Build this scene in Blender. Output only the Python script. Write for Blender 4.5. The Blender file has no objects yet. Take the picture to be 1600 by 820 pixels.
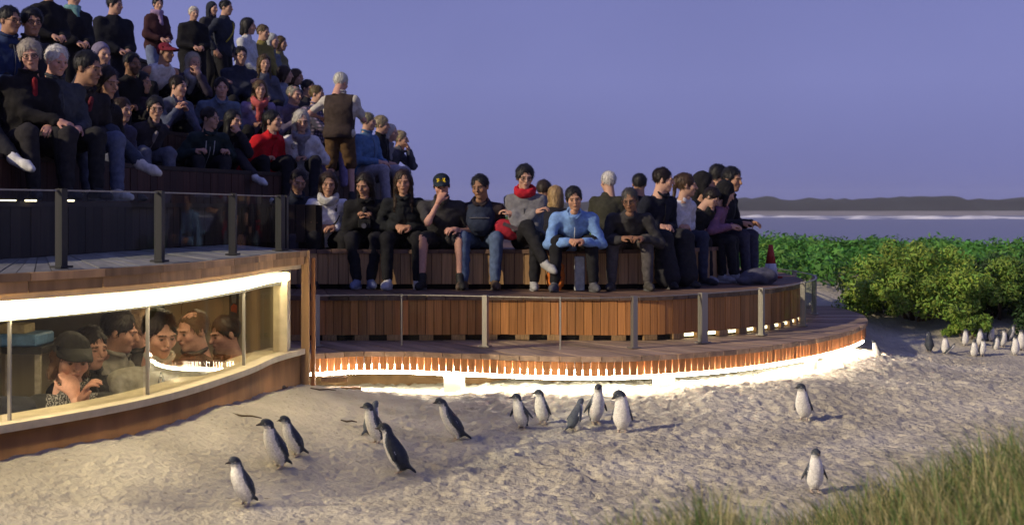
import bpy, bmesh, math, random
import numpy as np
from mathutils import Vector, Matrix
random.seed(7); RNG = np.random.default_rng(11)
scene = bpy.context.scene
COL = scene.collection
# ---------------------------------------------------------------- camera
F = 2200.0; HZ = 328.0; CAMZ = 1.6          # focal length (px of a 1600 px wide picture), horizon row, eye height
cd = bpy.data.cameras.new('camera'); cam = bpy.data.objects.new('camera', cd); COL.objects.link(cam)
cam.location = (0, 0, CAMZ); cam.rotation_euler = (math.radians(90), 0, 0)
cd.sensor_width = 36; cd.lens = 36 * F / 1600; cd.shift_y = (HZ - 410) / 1600
cd.clip_start = 0.1; cd.clip_end = 9000
cd.dof.use_dof = True; cd.dof.focus_distance = 11.3; cd.dof.aperture_fstop = 3.5
scene.camera = cam
# ---------------------------------------------------------------- dusk sky, one low warm sun, exposure
SUN_EL, SUN_TO = math.radians(26), Vector((0.84, 0.54, 0))
wd = bpy.data.worlds.new('World'); scene.world = wd; wd.use_nodes = True
nt = wd.node_tree; bg = nt.nodes['Background']
sky = nt.nodes.new('ShaderNodeTexSky'); sky.sky_type = 'NISHITA'; sky.sun_disc = False
sky.sun_elevation = math.radians(1.0); sky.sun_rotation = math.atan2(-SUN_TO.x, -SUN_TO.y)
sky.ozone_density = 6.0; sky.dust_density = 0.6; sky.air_density = 1.0
hs = nt.nodes.new('ShaderNodeMix'); hs.data_type = 'RGBA'; hs.blend_type = 'MIX'
hs.inputs[0].default_value = 0.82
nt.links.new(sky.outputs[0], hs.inputs[6])
tc = nt.nodes.new('ShaderNodeTexCoord'); sx = nt.nodes.new('ShaderNodeSeparateXYZ'); nt.links.new(tc.outputs['Generated'], sx.inputs[0])
rp = nt.nodes.new('ShaderNodeValToRGB'); nt.links.new(sx.outputs[2], rp.inputs[0])
rp.color_ramp.elements[0].position = 0.0; rp.color_ramp.elements[0].color = (1.7, 1.82, 4.3, 1)
rp.color_ramp.elements[1].position = 0.5; rp.color_ramp.elements[1].color = (1.3, 1.48, 4.0, 1)
e = rp.color_ramp.elements.new(0.09); e.color = (2.25, 2.4, 5.3, 1)
sn = nt.nodes.new('ShaderNodeTexNoise'); sn.inputs['Scale'].default_value = 3.5; sn.inputs['Detail'].default_value = 4; nt.links.new(tc.outputs['Generated'], sn.inputs['Vector'])
sr = nt.nodes.new('ShaderNodeMapRange'); sr.inputs[1].default_value = .3; sr.inputs[2].default_value = .7; sr.inputs[3].default_value = .93; sr.inputs[4].default_value = 1.07; nt.links.new(sn.outputs[0], sr.inputs[0])
sm = nt.nodes.new('ShaderNodeVectorMath'); sm.operation = 'SCALE'; nt.links.new(rp.outputs[0], sm.inputs[0]); nt.links.new(sr.outputs[0], sm.inputs['Scale']); nt.links.new(sm.outputs[0], hs.inputs[7]); nt.links.new(hs.outputs[2], bg.inputs[0])
bg.inputs[1].default_value = 0.1
sd = bpy.data.lights.new('sun', 'SUN'); sun = bpy.data.objects.new('sun', sd); COL.objects.link(sun)
dv = SUN_TO.normalized() * math.cos(SUN_EL) - Vector((0, 0, math.sin(SUN_EL)))
sun.rotation_euler = dv.to_track_quat('-Z', 'Y').to_euler(); sd.energy = 3.3; sd.angle = math.radians(1.5); sd.color = (1.0, 0.84, 0.60)
sun.location = (-8, -3, 8)
vs = scene.view_settings; vs.view_transform = 'Standard'; vs.look = 'None'; vs.exposure = 0.12; vs.gamma = 1; vs.use_curve_mapping = False
# ---------------------------------------------------------------- helpers
def at(px, py, s):                           # a point of the photograph at a known scale (px per metre) -> world
    return Vector(((px - 800) / s, F / s, CAMZ + (HZ - py) / s))
def tag(o, label, cat, group=None, kind=None):
    if label: o['label'] = label
    if cat: o['category'] = cat
    if group: o['group'] = group
    if kind: o['kind'] = kind
    return o
def struct(o): o['kind'] = 'structure'; return o
def empty(name, loc=(0, 0, 0), rz=0):
    o = bpy.data.objects.new(name, None); COL.objects.link(o); o.location = loc; o.rotation_euler = (0, 0, rz); o.empty_display_size = .1
    return o
def link(name, me, parent=None, mat=None):
    if mat is not None and len(me.materials) == 0: me.materials.append(mat)
    o = bpy.data.objects.new(name, me); COL.objects.link(o)
    if parent is not None: o.parent = parent
    return o
def mesh_np(name, V, Q, smooth=True, cols=None):
    me = bpy.data.meshes.new(name); V = np.asarray(V, np.float32); Q = np.asarray(Q, np.int32); k = Q.shape[1]
    me.vertices.add(len(V)); me.vertices.foreach_set('co', V.ravel())
    me.loops.add(Q.size); me.loops.foreach_set('vertex_index', Q.ravel())
    me.polygons.add(len(Q)); me.polygons.foreach_set('loop_start', np.arange(0, Q.size, k, dtype=np.int32))
    me.update(calc_edges=True); me.validate()
    me.polygons.foreach_set('use_smooth', np.full(len(me.polygons), smooth))
    if cols is not None:
        a = me.color_attributes.new('Col', 'FLOAT_COLOR', 'POINT')
        c4 = np.ones((len(V), 4), np.float32); c4[:, :3] = cols; a.data.foreach_set('color', c4.ravel())
    return me
def obj_py(name, V, Fc, mat, parent=None, smooth=False):
    me = bpy.data.meshes.new(name); me.from_pydata([tuple(v) for v in V], [], Fc); me.update()
    if smooth: me.polygons.foreach_set('use_smooth', [True] * len(me.polygons))
    bm = bmesh.new(); bm.from_mesh(me); bmesh.ops.recalc_face_normals(bm, faces=bm.faces[:]); bm.to_mesh(me); bm.free()
    return link(name, me, parent, mat)
class MB:                                    # collects boxes / tubes / prisms that make ONE part
    def __init__(s): s.V = []; s.F = []
    def add(s, V, Fc):
        n = len(s.V); s.V += [tuple(v) for v in V]; s.F += [[i + n for i in f] for f in Fc]
    def box(s, c, size, M=None):
        x, y, z = [k / 2 for k in size]; P = [Vector((a * x, b * y, d * z)) for a in (-1, 1) for b in (-1, 1) for d in (-1, 1)]
        P = [(M @ p if M else p) + Vector(c) for p in P]
        s.add(P, [(0, 1, 3, 2), (4, 6, 7, 5), (0, 4, 5, 1), (2, 3, 7, 6), (0, 2, 6, 4), (1, 5, 7, 3)]); return s
    def prism(s, poly, z0, z1):              # poly: plan points
        n = len(poly); s.add([(p[0], p[1], z0) for p in poly] + [(p[0], p[1], z1) for p in poly],
              [list(range(n))[::-1], list(range(n, 2 * n))] + [(i, (i + 1) % n, n + (i + 1) % n, n + i) for i in range(n)]); return s
    def tube(s, pts, r, n=8):
        pts = [Vector(p) for p in pts]; rs = r if isinstance(r, (list, tuple)) else [r] * len(pts); V = []
        for i, p in enumerate(pts):
            t = (pts[min(i + 1, len(pts) - 1)] - pts[max(i - 1, 0)]).normalized()
            u = t.cross(Vector((0, 0, 1)) if abs(t.z) < .9 else Vector((1, 0, 0))).normalized(); w = t.cross(u)
            V += [p + (u * math.cos(a) + w * math.sin(a)) * rs[i] for a in [2 * math.pi * k / n for k in range(n)]]
        m = len(pts)
        s.add(V, [(i * n + k, i * n + (k + 1) % n, (i + 1) * n + (k + 1) % n, (i + 1) * n + k) for i in range(m - 1) for k in range(n)] + [list(range(n)), list(range((m - 1) * n, m * n))[::-1]]); return s
    def build(s, name, mat, parent=None, smooth=False, bevel=0):
        o = obj_py(name, s.V, s.F, mat, parent, smooth)
        if bevel:
            bm = bmesh.new(); bm.from_mesh(o.data); bmesh.ops.bevel(bm, geom=bm.edges[:], offset=bevel, segments=1, affect='EDGES'); bm.to_mesh(o.data); bm.free()
        return o
def spline(P, step=0.05):                    # Catmull-Rom through plan points, resampled evenly
    P = [np.array(p, float) for p in P]; P = [2 * P[0] - P[1]] + P + [2 * P[-1] - P[-2]]; out = []
    for i in range(1, len(P) - 2):
        a, b, c, d = P[i - 1:i + 3]
        for t in np.linspace(0, 1, 40, endpoint=False):
            out.append(.5 * (2 * b + (c - a) * t + (2 * a - 5 * b + 4 * c - d) * t * t + (3 * b - a - 3 * c + d) * t ** 3))
    out.append(P[-2]); out = np.array(out); L = np.r_[0, np.cumsum(np.linalg.norm(np.diff(out, axis=0), axis=1))]
    n = max(2, int(round(L[-1] / step)) + 1); q = np.linspace(0, L[-1], n)
    return np.c_[np.interp(q, L, out[:, 0]), np.interp(q, L, out[:, 1])]
def tang(C):
    T = np.gradient(C, axis=0); return T / np.linalg.norm(T, axis=1)[:, None]
def offset(C, d):                            # + = to the right of travel
    T = tang(C); return C + np.c_[T[:, 1], -T[:, 0]] * d
def ribbon(C0, z0, C1, z1):                  # strip between two plan curves of equal length
    n = len(C0); V = [(p[0], p[1], z0) for p in C0] + [(p[0], p[1], z1) for p in C1]
    return V, [(i, i + 1, n + i + 1, n + i) for i in range(n - 1)]
def band(mb, C, th, z0, z1):                 # solid curved band: curve, thickness to the left, heights
    D = offset(C, -th); n = len(C); V = [(p[0], p[1], z) for z in (z0, z1) for p in C] + [(p[0], p[1], z) for z in (z0, z1) for p in D]
    Fc = []
    for i in range(n - 1):
        a, b, c, d = i, n + i, 2 * n + i, 3 * n + i
        Fc += [(a, a + 1, b + 1, b), (c, d, d + 1, c + 1), (b, b + 1, d + 1, d), (a, c, c + 1, a + 1)]
    for i in (0, n - 1): Fc.append((i, n + i, 3 * n + i, 2 * n + i))
    mb.add(V, Fc); return mb
# ---------------------------------------------------------------- materials
def nmat(name): m = bpy.data.materials.new(name); m.use_nodes = True; return m, m.node_tree, m.node_tree.nodes['Principled BSDF']
def mat(name, col, rough=.8, var=.25, scale=30, bump=.0, bscale=80, metal=0, rand=0, spec=.3, stretch=(1, 1, 1), coords='Object'):
    m, t, b = nmat(name); N = t.nodes; L = t.links
    tcn = N.new('ShaderNodeTexCoord'); mp = N.new('ShaderNodeMapping'); mp.inputs['Scale'].default_value = stretch
    L.new(tcn.outputs[coords], mp.inputs[0]); nz = N.new('ShaderNodeTexNoise'); nz.inputs['Scale'].default_value = scale; nz.inputs['Detail'].default_value = 5
    L.new(mp.outputs[0], nz.inputs['Vector'])
    r = N.new('ShaderNodeValToRGB'); r.color_ramp.elements[0].position = .3; r.color_ramp.elements[1].position = .7
    r.color_ramp.elements[0].color = [c * (1 - var) for c in col] + [1]; r.color_ramp.elements[1].color = [min(1, c * (1 + var)) for c in col] + [1]
    L.new(nz.outputs[0], r.inputs[0]); out = r.outputs[0]
    if rand:
        oi = N.new('ShaderNodeObjectInfo'); mr = N.new('ShaderNodeMapRange'); mr.inputs[3].default_value = 1 - rand; mr.inputs[4].default_value = 1 + rand
        L.new(oi.outputs['Random'], mr.inputs[0]); mx = N.new('ShaderNodeVectorMath'); mx.operation = 'SCALE'
        L.new(out, mx.inputs[0]); L.new(mr.outputs[0], mx.inputs['Scale']); out = mx.outputs[0]
        if stretch != (1, 1, 1):
            av = N.new('ShaderNodeVectorMath'); av.operation = 'ADD'; sc_ = N.new('ShaderNodeVectorMath'); sc_.operation = 'SCALE'; sc_.inputs[0].default_value = (7, 13, 5)
            L.new(oi.outputs['Random'], sc_.inputs['Scale']); L.new(tcn.outputs[coords], av.inputs[0]); L.new(sc_.outputs[0], av.inputs[1]); L.new(av.outputs[0], mp.inputs[0])
    L.new(out, b.inputs['Base Color']); b.inputs['Roughness'].default_value = rough; b.inputs['Metallic'].default_value = metal
    b.inputs['Specular IOR Level'].default_value = spec
    if bump:
        n2 = N.new('ShaderNodeTexNoise'); n2.inputs['Scale'].default_value = bscale; n2.inputs['Detail'].default_value = 4; L.new(mp.outputs[0], n2.inputs['Vector'])
        bp = N.new('ShaderNodeBump'); bp.inputs['Strength'].default_value = bump; bp.inputs['Distance'].default_value = .01; L.new(n2.outputs[0], bp.inputs['Height']); L.new(bp.outputs[0], b.inputs['Normal'])
    return m
def emis(name, col, st):
    m, t, b = nmat(name); b.inputs['Base Color'].default_value = (.8, .8, .8, 1); b.inputs['Emission Color'].default_value = (*col, 1); b.inputs['Emission Strength'].default_value = st
    return m
def vcol(name, rough=.7, var=.15, scale=60, bump=.1, bscale=120, spec=.3, sss=0):
    m, t, b = nmat(name); N = t.nodes; L = t.links; a = N.new('ShaderNodeVertexColor'); a.layer_name = 'Col'
    nz = N.new('ShaderNodeTexNoise'); nz.inputs['Scale'].default_value = scale; nz.inputs['Detail'].default_value = 4; tcn = N.new('ShaderNodeTexCoord'); L.new(tcn.outputs['Object'], nz.inputs['Vector'])
    mr = N.new('ShaderNodeMapRange'); mr.inputs[1].default_value = .3; mr.inputs[2].default_value = .7; mr.inputs[3].default_value = 1 - var; mr.inputs[4].default_value = 1 + var; L.new(nz.outputs[0], mr.inputs[0])
    mx = N.new('ShaderNodeVectorMath'); mx.operation = 'SCALE'; L.new(a.outputs[0], mx.inputs[0]); L.new(mr.outputs[0], mx.inputs['Scale']); L.new(mx.outputs[0], b.inputs['Base Color'])
    b.inputs['Roughness'].default_value = rough; b.inputs['Specular IOR Level'].default_value = spec
    n2 = N.new('ShaderNodeTexNoise'); n2.inputs['Scale'].default_value = bscale; L.new(tcn.outputs['Object'], n2.inputs['Vector'])
    bp = N.new('ShaderNodeBump'); bp.inputs['Strength'].default_value = bump; bp.inputs['Distance'].default_value = .01; L.new(n2.outputs[0], bp.inputs['Height']); L.new(bp.outputs[0], b.inputs['Normal'])
    return m
def glass(name, tint=(1, 1, 1), refl=1.0):
    m, t, b = nmat(name); N = t.nodes; L = t.links; N.remove(b); o = N['Material Output']
    tr = N.new('ShaderNodeBsdfTransparent'); tr.inputs[0].default_value = (*tint, 1); gl = N.new('ShaderNodeBsdfGlossy'); gl.inputs['Roughness'].default_value = .015
    fr = N.new('ShaderNodeLayerWeight'); fr.inputs[0].default_value = .5; pw = N.new('ShaderNodeMath'); pw.operation = 'POWER'; pw.inputs[1].default_value = 5; L.new(fr.outputs['Facing'], pw.inputs[0])
    ad = N.new('ShaderNodeMath'); ad.operation = 'MULTIPLY_ADD'; ad.inputs[1].default_value = .96; ad.inputs[2].default_value = .04; L.new(pw.outputs[0], ad.inputs[0])
    mu = N.new('ShaderNodeMath'); mu.operation = 'MULTIPLY'; mu.inputs[1].default_value = refl; L.new(ad.outputs[0], mu.inputs[0])
    mx = N.new('ShaderNodeMixShader'); L.new(mu.outputs[0], mx.inputs[0]); L.new(tr.outputs[0], mx.inputs[1]); L.new(gl.outputs[0], mx.inputs[2]); L.new(mx.outputs[0], o.inputs[0])
    return m
WOOD_WALL = mat('wall_board_wood', (.48, .20, .062), .6, .3, 9, .25, 40, rand=.25, stretch=(1, 1, .07), spec=.3)
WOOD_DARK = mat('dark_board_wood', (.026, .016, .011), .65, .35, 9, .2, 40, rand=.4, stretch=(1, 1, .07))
WOOD_DECK = mat('deck_plank_wood', (.31, .215, .15), .7, .3, 14, .25, 50, rand=.25, stretch=(1, .12, 1))
WOOD_DECK2 = mat('seat_plank_wood', (.15, .09, .06), .7, .3, 14, .25, 50, rand=.3, stretch=(1, .12, 1))
WOOD_FASCIA = mat('fascia_wood', (.42, .175, .06), .6, .3, 9, .2, 40, rand=.3, stretch=(1, 1, .1))
WOOD_BENCH = mat('bench_face_wood', (.40, .24, .11), .65, .3, 9, .2, 40, rand=.35, stretch=(1, 1, .07))
CORE = mat('dark_substructure', (.02, .015, .012), .9)
STEEL = mat('brushed_steel', (.34, .32, .28), .42, .12, 30, metal=.75)
STEEL_DK = mat('dark_steel', (.045, .045, .045), .5, .12, 30, metal=.6)
CORTEN = mat('rusted_steel', (.30, .145, .05), .75, .45, 3.5, .15, 40, stretch=(1, 1, .35))
CONC = mat('concrete_sill', (.52, .44, .30), .75, .12, 12, .15, 60)
GLASS = glass('balustrade_glass', (.94, .96, .94), .28)
WGLASS = glass('window_glass', (.95, .95, .90), .75)
LED = emis('white_light_strip', (1, .92, .74), 62.0)
LED_WIN = emis('window_light_strip', (1, .84, .50), 30.0)
LED_STEP = emis('step_light', (1, .86, .50), 3.5)
_bx = MB().box((0, 0, 0), (1, 1, 1)); UNIT = {}
def unit_box(m):
    if m.name not in UNIT:
        o = MB().box((0, 0, 0), (1, 1, 1)).build('board', m); me = o.data; bpy.data.objects.remove(o); UNIT[m.name] = me
    return UNIT[m.name]
def board(name, m, parent, c, size, rz=0, rx=0):
    o = bpy.data.objects.new(name, unit_box(m)); COL.objects.link(o); o.parent = parent; o.location = c; o.scale = size; o.rotation_euler = (rx, 0, rz); return o
def boards_along(C, pitch, gap, th, z0, z1, m, parent, name='board', jit=.004, off=0):
    L = np.r_[0, np.cumsum(np.linalg.norm(np.diff(C, axis=0), axis=1))]; T = tang(C); n = int(L[-1] / pitch); R_ = []
    for i in range(n):
        q = (i + .5) * pitch; x, y = np.interp(q, L, C[:, 0]), np.interp(q, L, C[:, 1]); tx, ty = np.interp(q, L, T[:, 0]), np.interp(q, L, T[:, 1])
        a = math.atan2(ty, tx); j = random.uniform(-jit, jit) + off
        R_.append(board(name, m, parent, (x + ty * j, y - tx * j, (z0 + z1) / 2 + random.uniform(-1, 1) * abs(jit) * .6), (pitch - gap, th, z1 - z0), a))
    return R_
def planks_between(C0, C1, n, z, th, gap, m, parent, name='plank'):
    def par(C, k):
        L = np.r_[0, np.cumsum(np.linalg.norm(np.diff(C, axis=0), axis=1))]; q = np.linspace(0, L[-1], k); return np.c_[np.interp(q, L, C[:, 0]), np.interp(q, L, C[:, 1])]
    A, B = par(C0, n + 1), par(C1, n + 1)
    for i in range(n):
        ga = (A[i + 1] - A[i]); ga = ga / np.linalg.norm(ga) * gap / 2; gb = (B[i + 1] - B[i]); gb = gb / max(1e-6, np.linalg.norm(gb)) * gap / 2; dz = random.uniform(-.0025, .0025)
        e0 = (A[i] - B[i]); e0 = e0 / np.linalg.norm(e0) * random.uniform(0, .008)
        q = [A[i] + ga + e0, A[i + 1] - ga + e0, B[i + 1] - gb, B[i] + gb]; c = sum(q) / 4
        o = MB().prism([p - c for p in q], -th, 0).build(name, m, parent); o.location = (c[0], c[1], z + dz)
        # grain runs along the plank: turn the local axes so that y is the plank's length
        d = (B[i] + B[i + 1] - A[i] - A[i + 1]); a = math.atan2(d[1], d[0]) - math.pi / 2
        o.data.transform(Matrix.Rotation(-a, 4, 'Z')); o.rotation_euler = (0, 0, a)
def smooth01(a, b, x): t = np.clip((x - a) / (b - a), 0, 1); return t * t * (3 - 2 * t)
class VNoise:                                # value noise on a lattice
    def __init__(s, seed, n=256): r = np.random.default_rng(seed); s.g = r.random((n, n)).astype(np.float32); s.n = n
    def __call__(s, x, y):
        xi = np.floor(x).astype(int); yi = np.floor(y).astype(int); fx = x - xi; fy = y - yi; fx = fx * fx * (3 - 2 * fx); fy = fy * fy * (3 - 2 * fy); n = s.n; g = s.g
        return (g[xi % n, yi % n] * (1 - fx) + g[(xi + 1) % n, yi % n] * fx) * (1 - fy) + (g[xi % n, (yi + 1) % n] * (1 - fx) + g[(xi + 1) % n, (yi + 1) % n] * fx) * fy
# ================================================================ plan curves
PAV = spline([(-3.5, 6.1), (-2.67, 7.33), (-2.15, 8.46), (-1.9, 9.8), (-1.83, 10.7), (-1.70, 11.35)])          # window wall
T0C = spline([(-2.1, 11.95), (-1.73, 11.97), (-1.364, 12.15), (-.9, 12.14), (-.536, 12.03), (.53, 11.72), (1.39, 11.94), (2.245, 12.6), (3.1, 13.7), (3.75, 15.0), (4.05, 16.2), (4.1, 17.3), (3.95, 18.9), (3.6, 20.2)])
T1C = spline([(-2.6, 13.2), (-1.86, 13.15), (0, 13.2), (1.14, 13.15), (1.82, 13.5), (2.53, 14.2), (3.1, 15.3), (3.35, 16.6), (3.4, 18.2), (3.1, 19.6)])
T2C = spline([(-2.6, 14.3), (0, 14.25), (1.0, 14.25), (1.6, 14.5), (2.1, 15.1), (2.45, 16.1), (2.5, 17.3), (2.3, 18.6)])
WC = spline([(-3.62, 8.3), (-3.43, 9.44), (-2.81, 13.2), (-2.30, 15), (-1.62, 17.5), (-1.35, 20), (-1.0, 21.5)])  # front of the upper stand
Z0, Z1, Z2, ZP, Z3 = .38, .80, 1.20, 1.27, 1.66
# ================================================================ ground
NZ = [VNoise(k) for k in range(6)]
def wall_dist(x, y):
    d = np.full(x.shape, 1e9); t = np.zeros(x.shape)
    for i in range(0, len(PAV), 4):
        dd = np.hypot(x - PAV[i, 0], y - PAV[i, 1]); m = dd < d; d = np.where(m, dd, d); t = np.where(m, i / len(PAV), t)
    return d, t
def ground_base(x, y):
    x = np.asarray(x, float); y = np.asarray(y, float)
    d, t = wall_dist(x, y)
    z = (.37 - .15 * smooth01(.3, 1, t)) * np.exp(-(d / .75) ** 1.6)
    z = z + .09 * smooth01(11.0, 12.0, y) * smooth01(-.9, .2, x) * smooth01(7.5, 4, x)
    z = z - .05 * smooth01(9.3, 8.0, y) + .05 * (NZ[0](x * .7 + 9, y * .7) - .5)
    # rise of the dune to the right, behind the boardwalk
    z = z + .62 * smooth01(15.6, 20, y - .12 * (x - 4)) * smooth01(2.6, 4.2, x) * smooth01(40, 8, x) - .1 * smooth01(12, 14, y) * smooth01(3.6, 4.6, x)
    z = z + .18 * smooth01(17, 26, y)
    # grassy mound in front, right
    g = smooth01(6.9, 5.0, y) * smooth01(-.05, 2.35, x - .15 * (y - 5))
    z = z + .74 * g + .37 * smooth01(5.4, 4.5, y) * smooth01(-.22, .32, x) * smooth01(1.0, .62, x)
    # land falls to the sea
    r = np.hypot(x, y - 10)
    return z * smooth01(75, 40, r) - 7.5 * smooth01(22, 75, r)
def dents(x, y, cell, R, seed, ky=1.0):         # scattered footprints: a hollow with a raised rim
    g = np.random.default_rng(seed).random((64, 64, 4)).astype(np.float32); u, v = x / cell, y * ky / cell; ui, vi = np.floor(u).astype(int), np.floor(v).astype(int); z = np.zeros(x.shape)
    for i in (-1, 0, 1):
        for j in (-1, 0, 1):
            q = g[(ui + i) % 64, (vi + j) % 64]; dx = (u - (ui + i + q[..., 0])) * cell; dy = (v - (vi + j + q[..., 1])) * cell; rr = R * (.55 + .9 * q[..., 2]); k = np.sqrt(dx * dx + dy * dy) / rr
            z = z + (q[..., 3] > .25) * rr * (-.55 * np.exp(-(k * 1.1) ** 4) + .22 * np.exp(-((k - 1.25) / .35) ** 2))
    return z
def pits(x, y):                              # trampled sand: footprints, dimples and crumbs
    a = NZ[1](x * 9, y * 6.5); b = NZ[2](x * 17 + a * 1.2, y * 12); c = NZ[3](x * 3.1, y * 2.6); e = NZ[4](x * 34, y * 26)
    wx = x + .05 * (a - .5); wy = y + .05 * (b - .5)
    rough = .22 + .78 * smooth01(-2.2, .3, x + .25 * (y - 9) + .8 * (c - .5))
    return rough * (.62 * dents(wx, wy, .17, .046, 5, 1.25) + .75 * dents(wx + 3, wy, .095, .026, 6, 1.3) + .018 * (np.abs(a - .5) * 2 - .5) + .014 * (np.abs(b - .5) * 2 - .5) + .010 * (e - .5)) + .03 * (c - .5)
def ground_z(x, y): return float(ground_base(np.array([x]), np.array([y]))[0] + pits(np.array([x]), np.array([y]))[0] * float(smooth01(18.3, 15.8, y)))
def stretch(lo, hi, step, far, k=1.22):
    c = list(np.arange(lo, hi, step)); a, s_ = lo, step
    while a > -far: s_ *= k; a -= s_; c.insert(0, a)
    a, s_ = hi, step; c.append(hi)
    while a < far: s_ *= k; a += s_; c.append(a)
    return np.array(c)
gx = stretch(-3.0, 4.9, .0215, 320, 1.3); gy = stretch(6.9, 12.4, .0185, 320, 1.3); gy = gy[gy > -320]
gy = np.r_[gy[gy < 12.4], np.arange(12.4, 18, .05), gy[gy > 18.0]]
X, Y = np.meshgrid(gx, gy); Zg = ground_base(X, Y); fade = smooth01(18.3, 15.8, Y) * smooth01(2.5, 4.5, Y) * smooth01(9, 6, np.abs(X)); Zg = Zg + pits(X, Y) * fade
ny, nx = X.shape; idx = np.arange(ny * nx).reshape(ny, nx)
Q = np.stack([idx[:-1, :-1], idx[:-1, 1:], idx[1:, 1:], idx[1:, :-1]], -1).reshape(-1, 4)
def sand_material():
    m, t, b = nmat('sand'); N = t.nodes; L = t.links; tcn = N.new('ShaderNodeTexCoord')
    n1 = N.new('ShaderNodeTexNoise'); n1.inputs['Scale'].default_value = 1.3; n1.inputs['Detail'].default_value = 6; L.new(tcn.outputs['Object'], n1.inputs['Vector'])
    r = N.new('ShaderNodeValToRGB'); r.color_ramp.elements[0].color = (.37, .335, .265, 1); r.color_ramp.elements[1].color = (.53, .485, .39, 1); r.color_ramp.elements[0].position = .35; r.color_ramp.elements[1].position = .65
    L.new(n1.outputs[0], r.inputs[0])
    n2 = N.new('ShaderNodeTexNoise'); n2.inputs['Scale'].default_value = 26; n2.inputs['Detail'].default_value = 3; L.new(tcn.outputs['Object'], n2.inputs['Vector'])
    r2 = N.new('ShaderNodeValToRGB'); r2.color_ramp.elements[0].position = .64; r2.color_ramp.elements[1].position = .74; r2.color_ramp.elements[0].color = (0, 0, 0, 1); r2.color_ramp.elements[1].color = (.55, .55, .55, 1); L.new(n2.outputs[0], r2.inputs[0])
    mx = N.new('ShaderNodeMix'); mx.data_type = 'RGBA'; mx.inputs[7].default_value = (.13, .10, .07, 1); L.new(r2.outputs[0], mx.inputs[0]); L.new(r.outputs[0], mx.inputs[6])
    # scrub soil beyond the beach
    sp = N.new('ShaderNodeSeparateXYZ'); L.new(tcn.outputs['Object'], sp.inputs[0]); mr = N.new('ShaderNodeMapRange'); mr.inputs[1].default_value = 19; mr.inputs[2].default_value = 22; L.new(sp.outputs[1], mr.inputs[0])
    m2 = N.new('ShaderNodeMix'); m2.data_type = 'RGBA'; m2.inputs[7].default_value = (.09, .10, .045, 1); L.new(mr.outputs[0], m2.inputs[0]); L.new(mx.outputs[2], m2.inputs[6])
    L.new(m2.outputs[2], b.inputs['Base Color']); b.inputs['Roughness'].default_value = .95; b.inputs['Specular IOR Level'].default_value = .1
    n3 = N.new('ShaderNodeTexNoise'); n3.inputs['Scale'].default_value = 24; n3.inputs['Detail'].default_value = 5; L.new(tcn.outputs['Object'], n3.inputs['Vector'])
    bp = N.new('ShaderNodeBump'); bp.inputs['Strength'].default_value = .75; bp.inputs['Distance'].default_value = .03; L.new(n3.outputs[0], bp.inputs['Height']); L.new(bp.outputs[0], b.inputs['Normal'])
    return m
struct(link('ground', mesh_np('ground', np.c_[X.ravel(), Y.ravel(), Zg.ravel()], Q), None, sand_material()))
# ---- sea, breakers, far shore
SEA = -4.4
def water_material():
    m, t, b = nmat('sea_water'); N = t.nodes; L = t.links; b.inputs['Base Color'].default_value = (.12, .125, .16, 1); b.inputs['Roughness'].default_value = .28
    tcn = N.new('ShaderNodeTexCoord'); mp = N.new('ShaderNodeMapping'); mp.inputs['Scale'].default_value = (.06, .35, 1); L.new(tcn.outputs['Object'], mp.inputs[0])
    n = N.new('ShaderNodeTexNoise'); n.inputs['Scale'].default_value = 1; n.inputs['Detail'].default_value = 6; L.new(mp.outputs[0], n.inputs['Vector'])
    bp = N.new('ShaderNodeBump'); bp.inputs['Strength'].default_value = 1; bp.inputs['Distance'].default_value = .6; L.new(n.outputs[0], bp.inputs['Height']); L.new(bp.outputs[0], b.inputs['Normal']); return m
struct(obj_py('sea', [(-3000, 40, SEA), (3000, 40, SEA), (3000, 1520, SEA), (-3000, 1520, SEA)], [(0, 1, 2, 3)], water_material()))
FOAM = mat('sea_foam', (.75, .76, .80), .9, .1, .2)
def breaker(y0, x0, x1, w, h, seed):
    r = VNoise(seed); V = []; Fc = []; n = 160
    for i in range(n + 1):
        x = x0 + (x1 - x0) * i / n; e = min(1, 8 * i / n, 8 * (n - i) / n); k = e * max(0, 2.1 * float(r(np.array(i * .13), np.array(.5))) - .55); yy = y0 + w * 1.5 * float(r(np.array(i * .05), np.array(3.)))
        for a, zz in ((-.5, -.1), (-.15, h * k), (.2, h * k * .7), (.5, -.1)): V.append((x, yy + a * w * (.3 + k), SEA + zz))
    for i in range(n):
        for k in range(3): a = i * 4 + k; Fc.append((a, a + 1, a + 5, a + 4))
    o = obj_py('breaking_wave', V, Fc, FOAM, None, True); return o
struct(breaker(930, 190, 460, 22, 1.9, 21)); struct(breaker(1020, 300, 800, 22, 1.8, 22)); struct(breaker(1130, 160, 420, 20, 1.5, 25)); struct(breaker(258, 88, 200, 7, 1.2, 23))
def far_shore():
    n = 420; V = []; Fc = []; r = VNoise(31); q = VNoise(32)
    for i in range(n + 1):
        x = -1500 + 3400 * i / n; u = np.array(i * .06); top = SEA + 12 + 7 * float(r(u, np.array(1.))) + 5 * float(q(u * 4, np.array(2.))) + 4.5 * float(q(u * 15, np.array(5.)))
        if x < 330: top -= 3
        for yy, zz in ((1490, SEA - 1), (1500, SEA + 1.5), (1530, SEA + 5), (1560, top * .7), (1600, top), (1800, top - 6), (1900, SEA - 5)): V.append((x, yy, zz))
    for i in range(n):
        for k in range(6): a = i * 7 + k; Fc.append((a, a + 1, a + 8, a + 7))
    me = obj_py('hills', V, Fc, mat('far_scrub', (.018, .022, .02), .95, .5, .02), None, True)
    sandm = mat('far_beach_sand', (.22, .21, .22), .95, .2, .02); me.data.materials.append(sandm)
    for p in me.data.polygons:
        if p.index % 6 < 2: p.material_index = 1
    return me
struct(far_shore())
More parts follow.
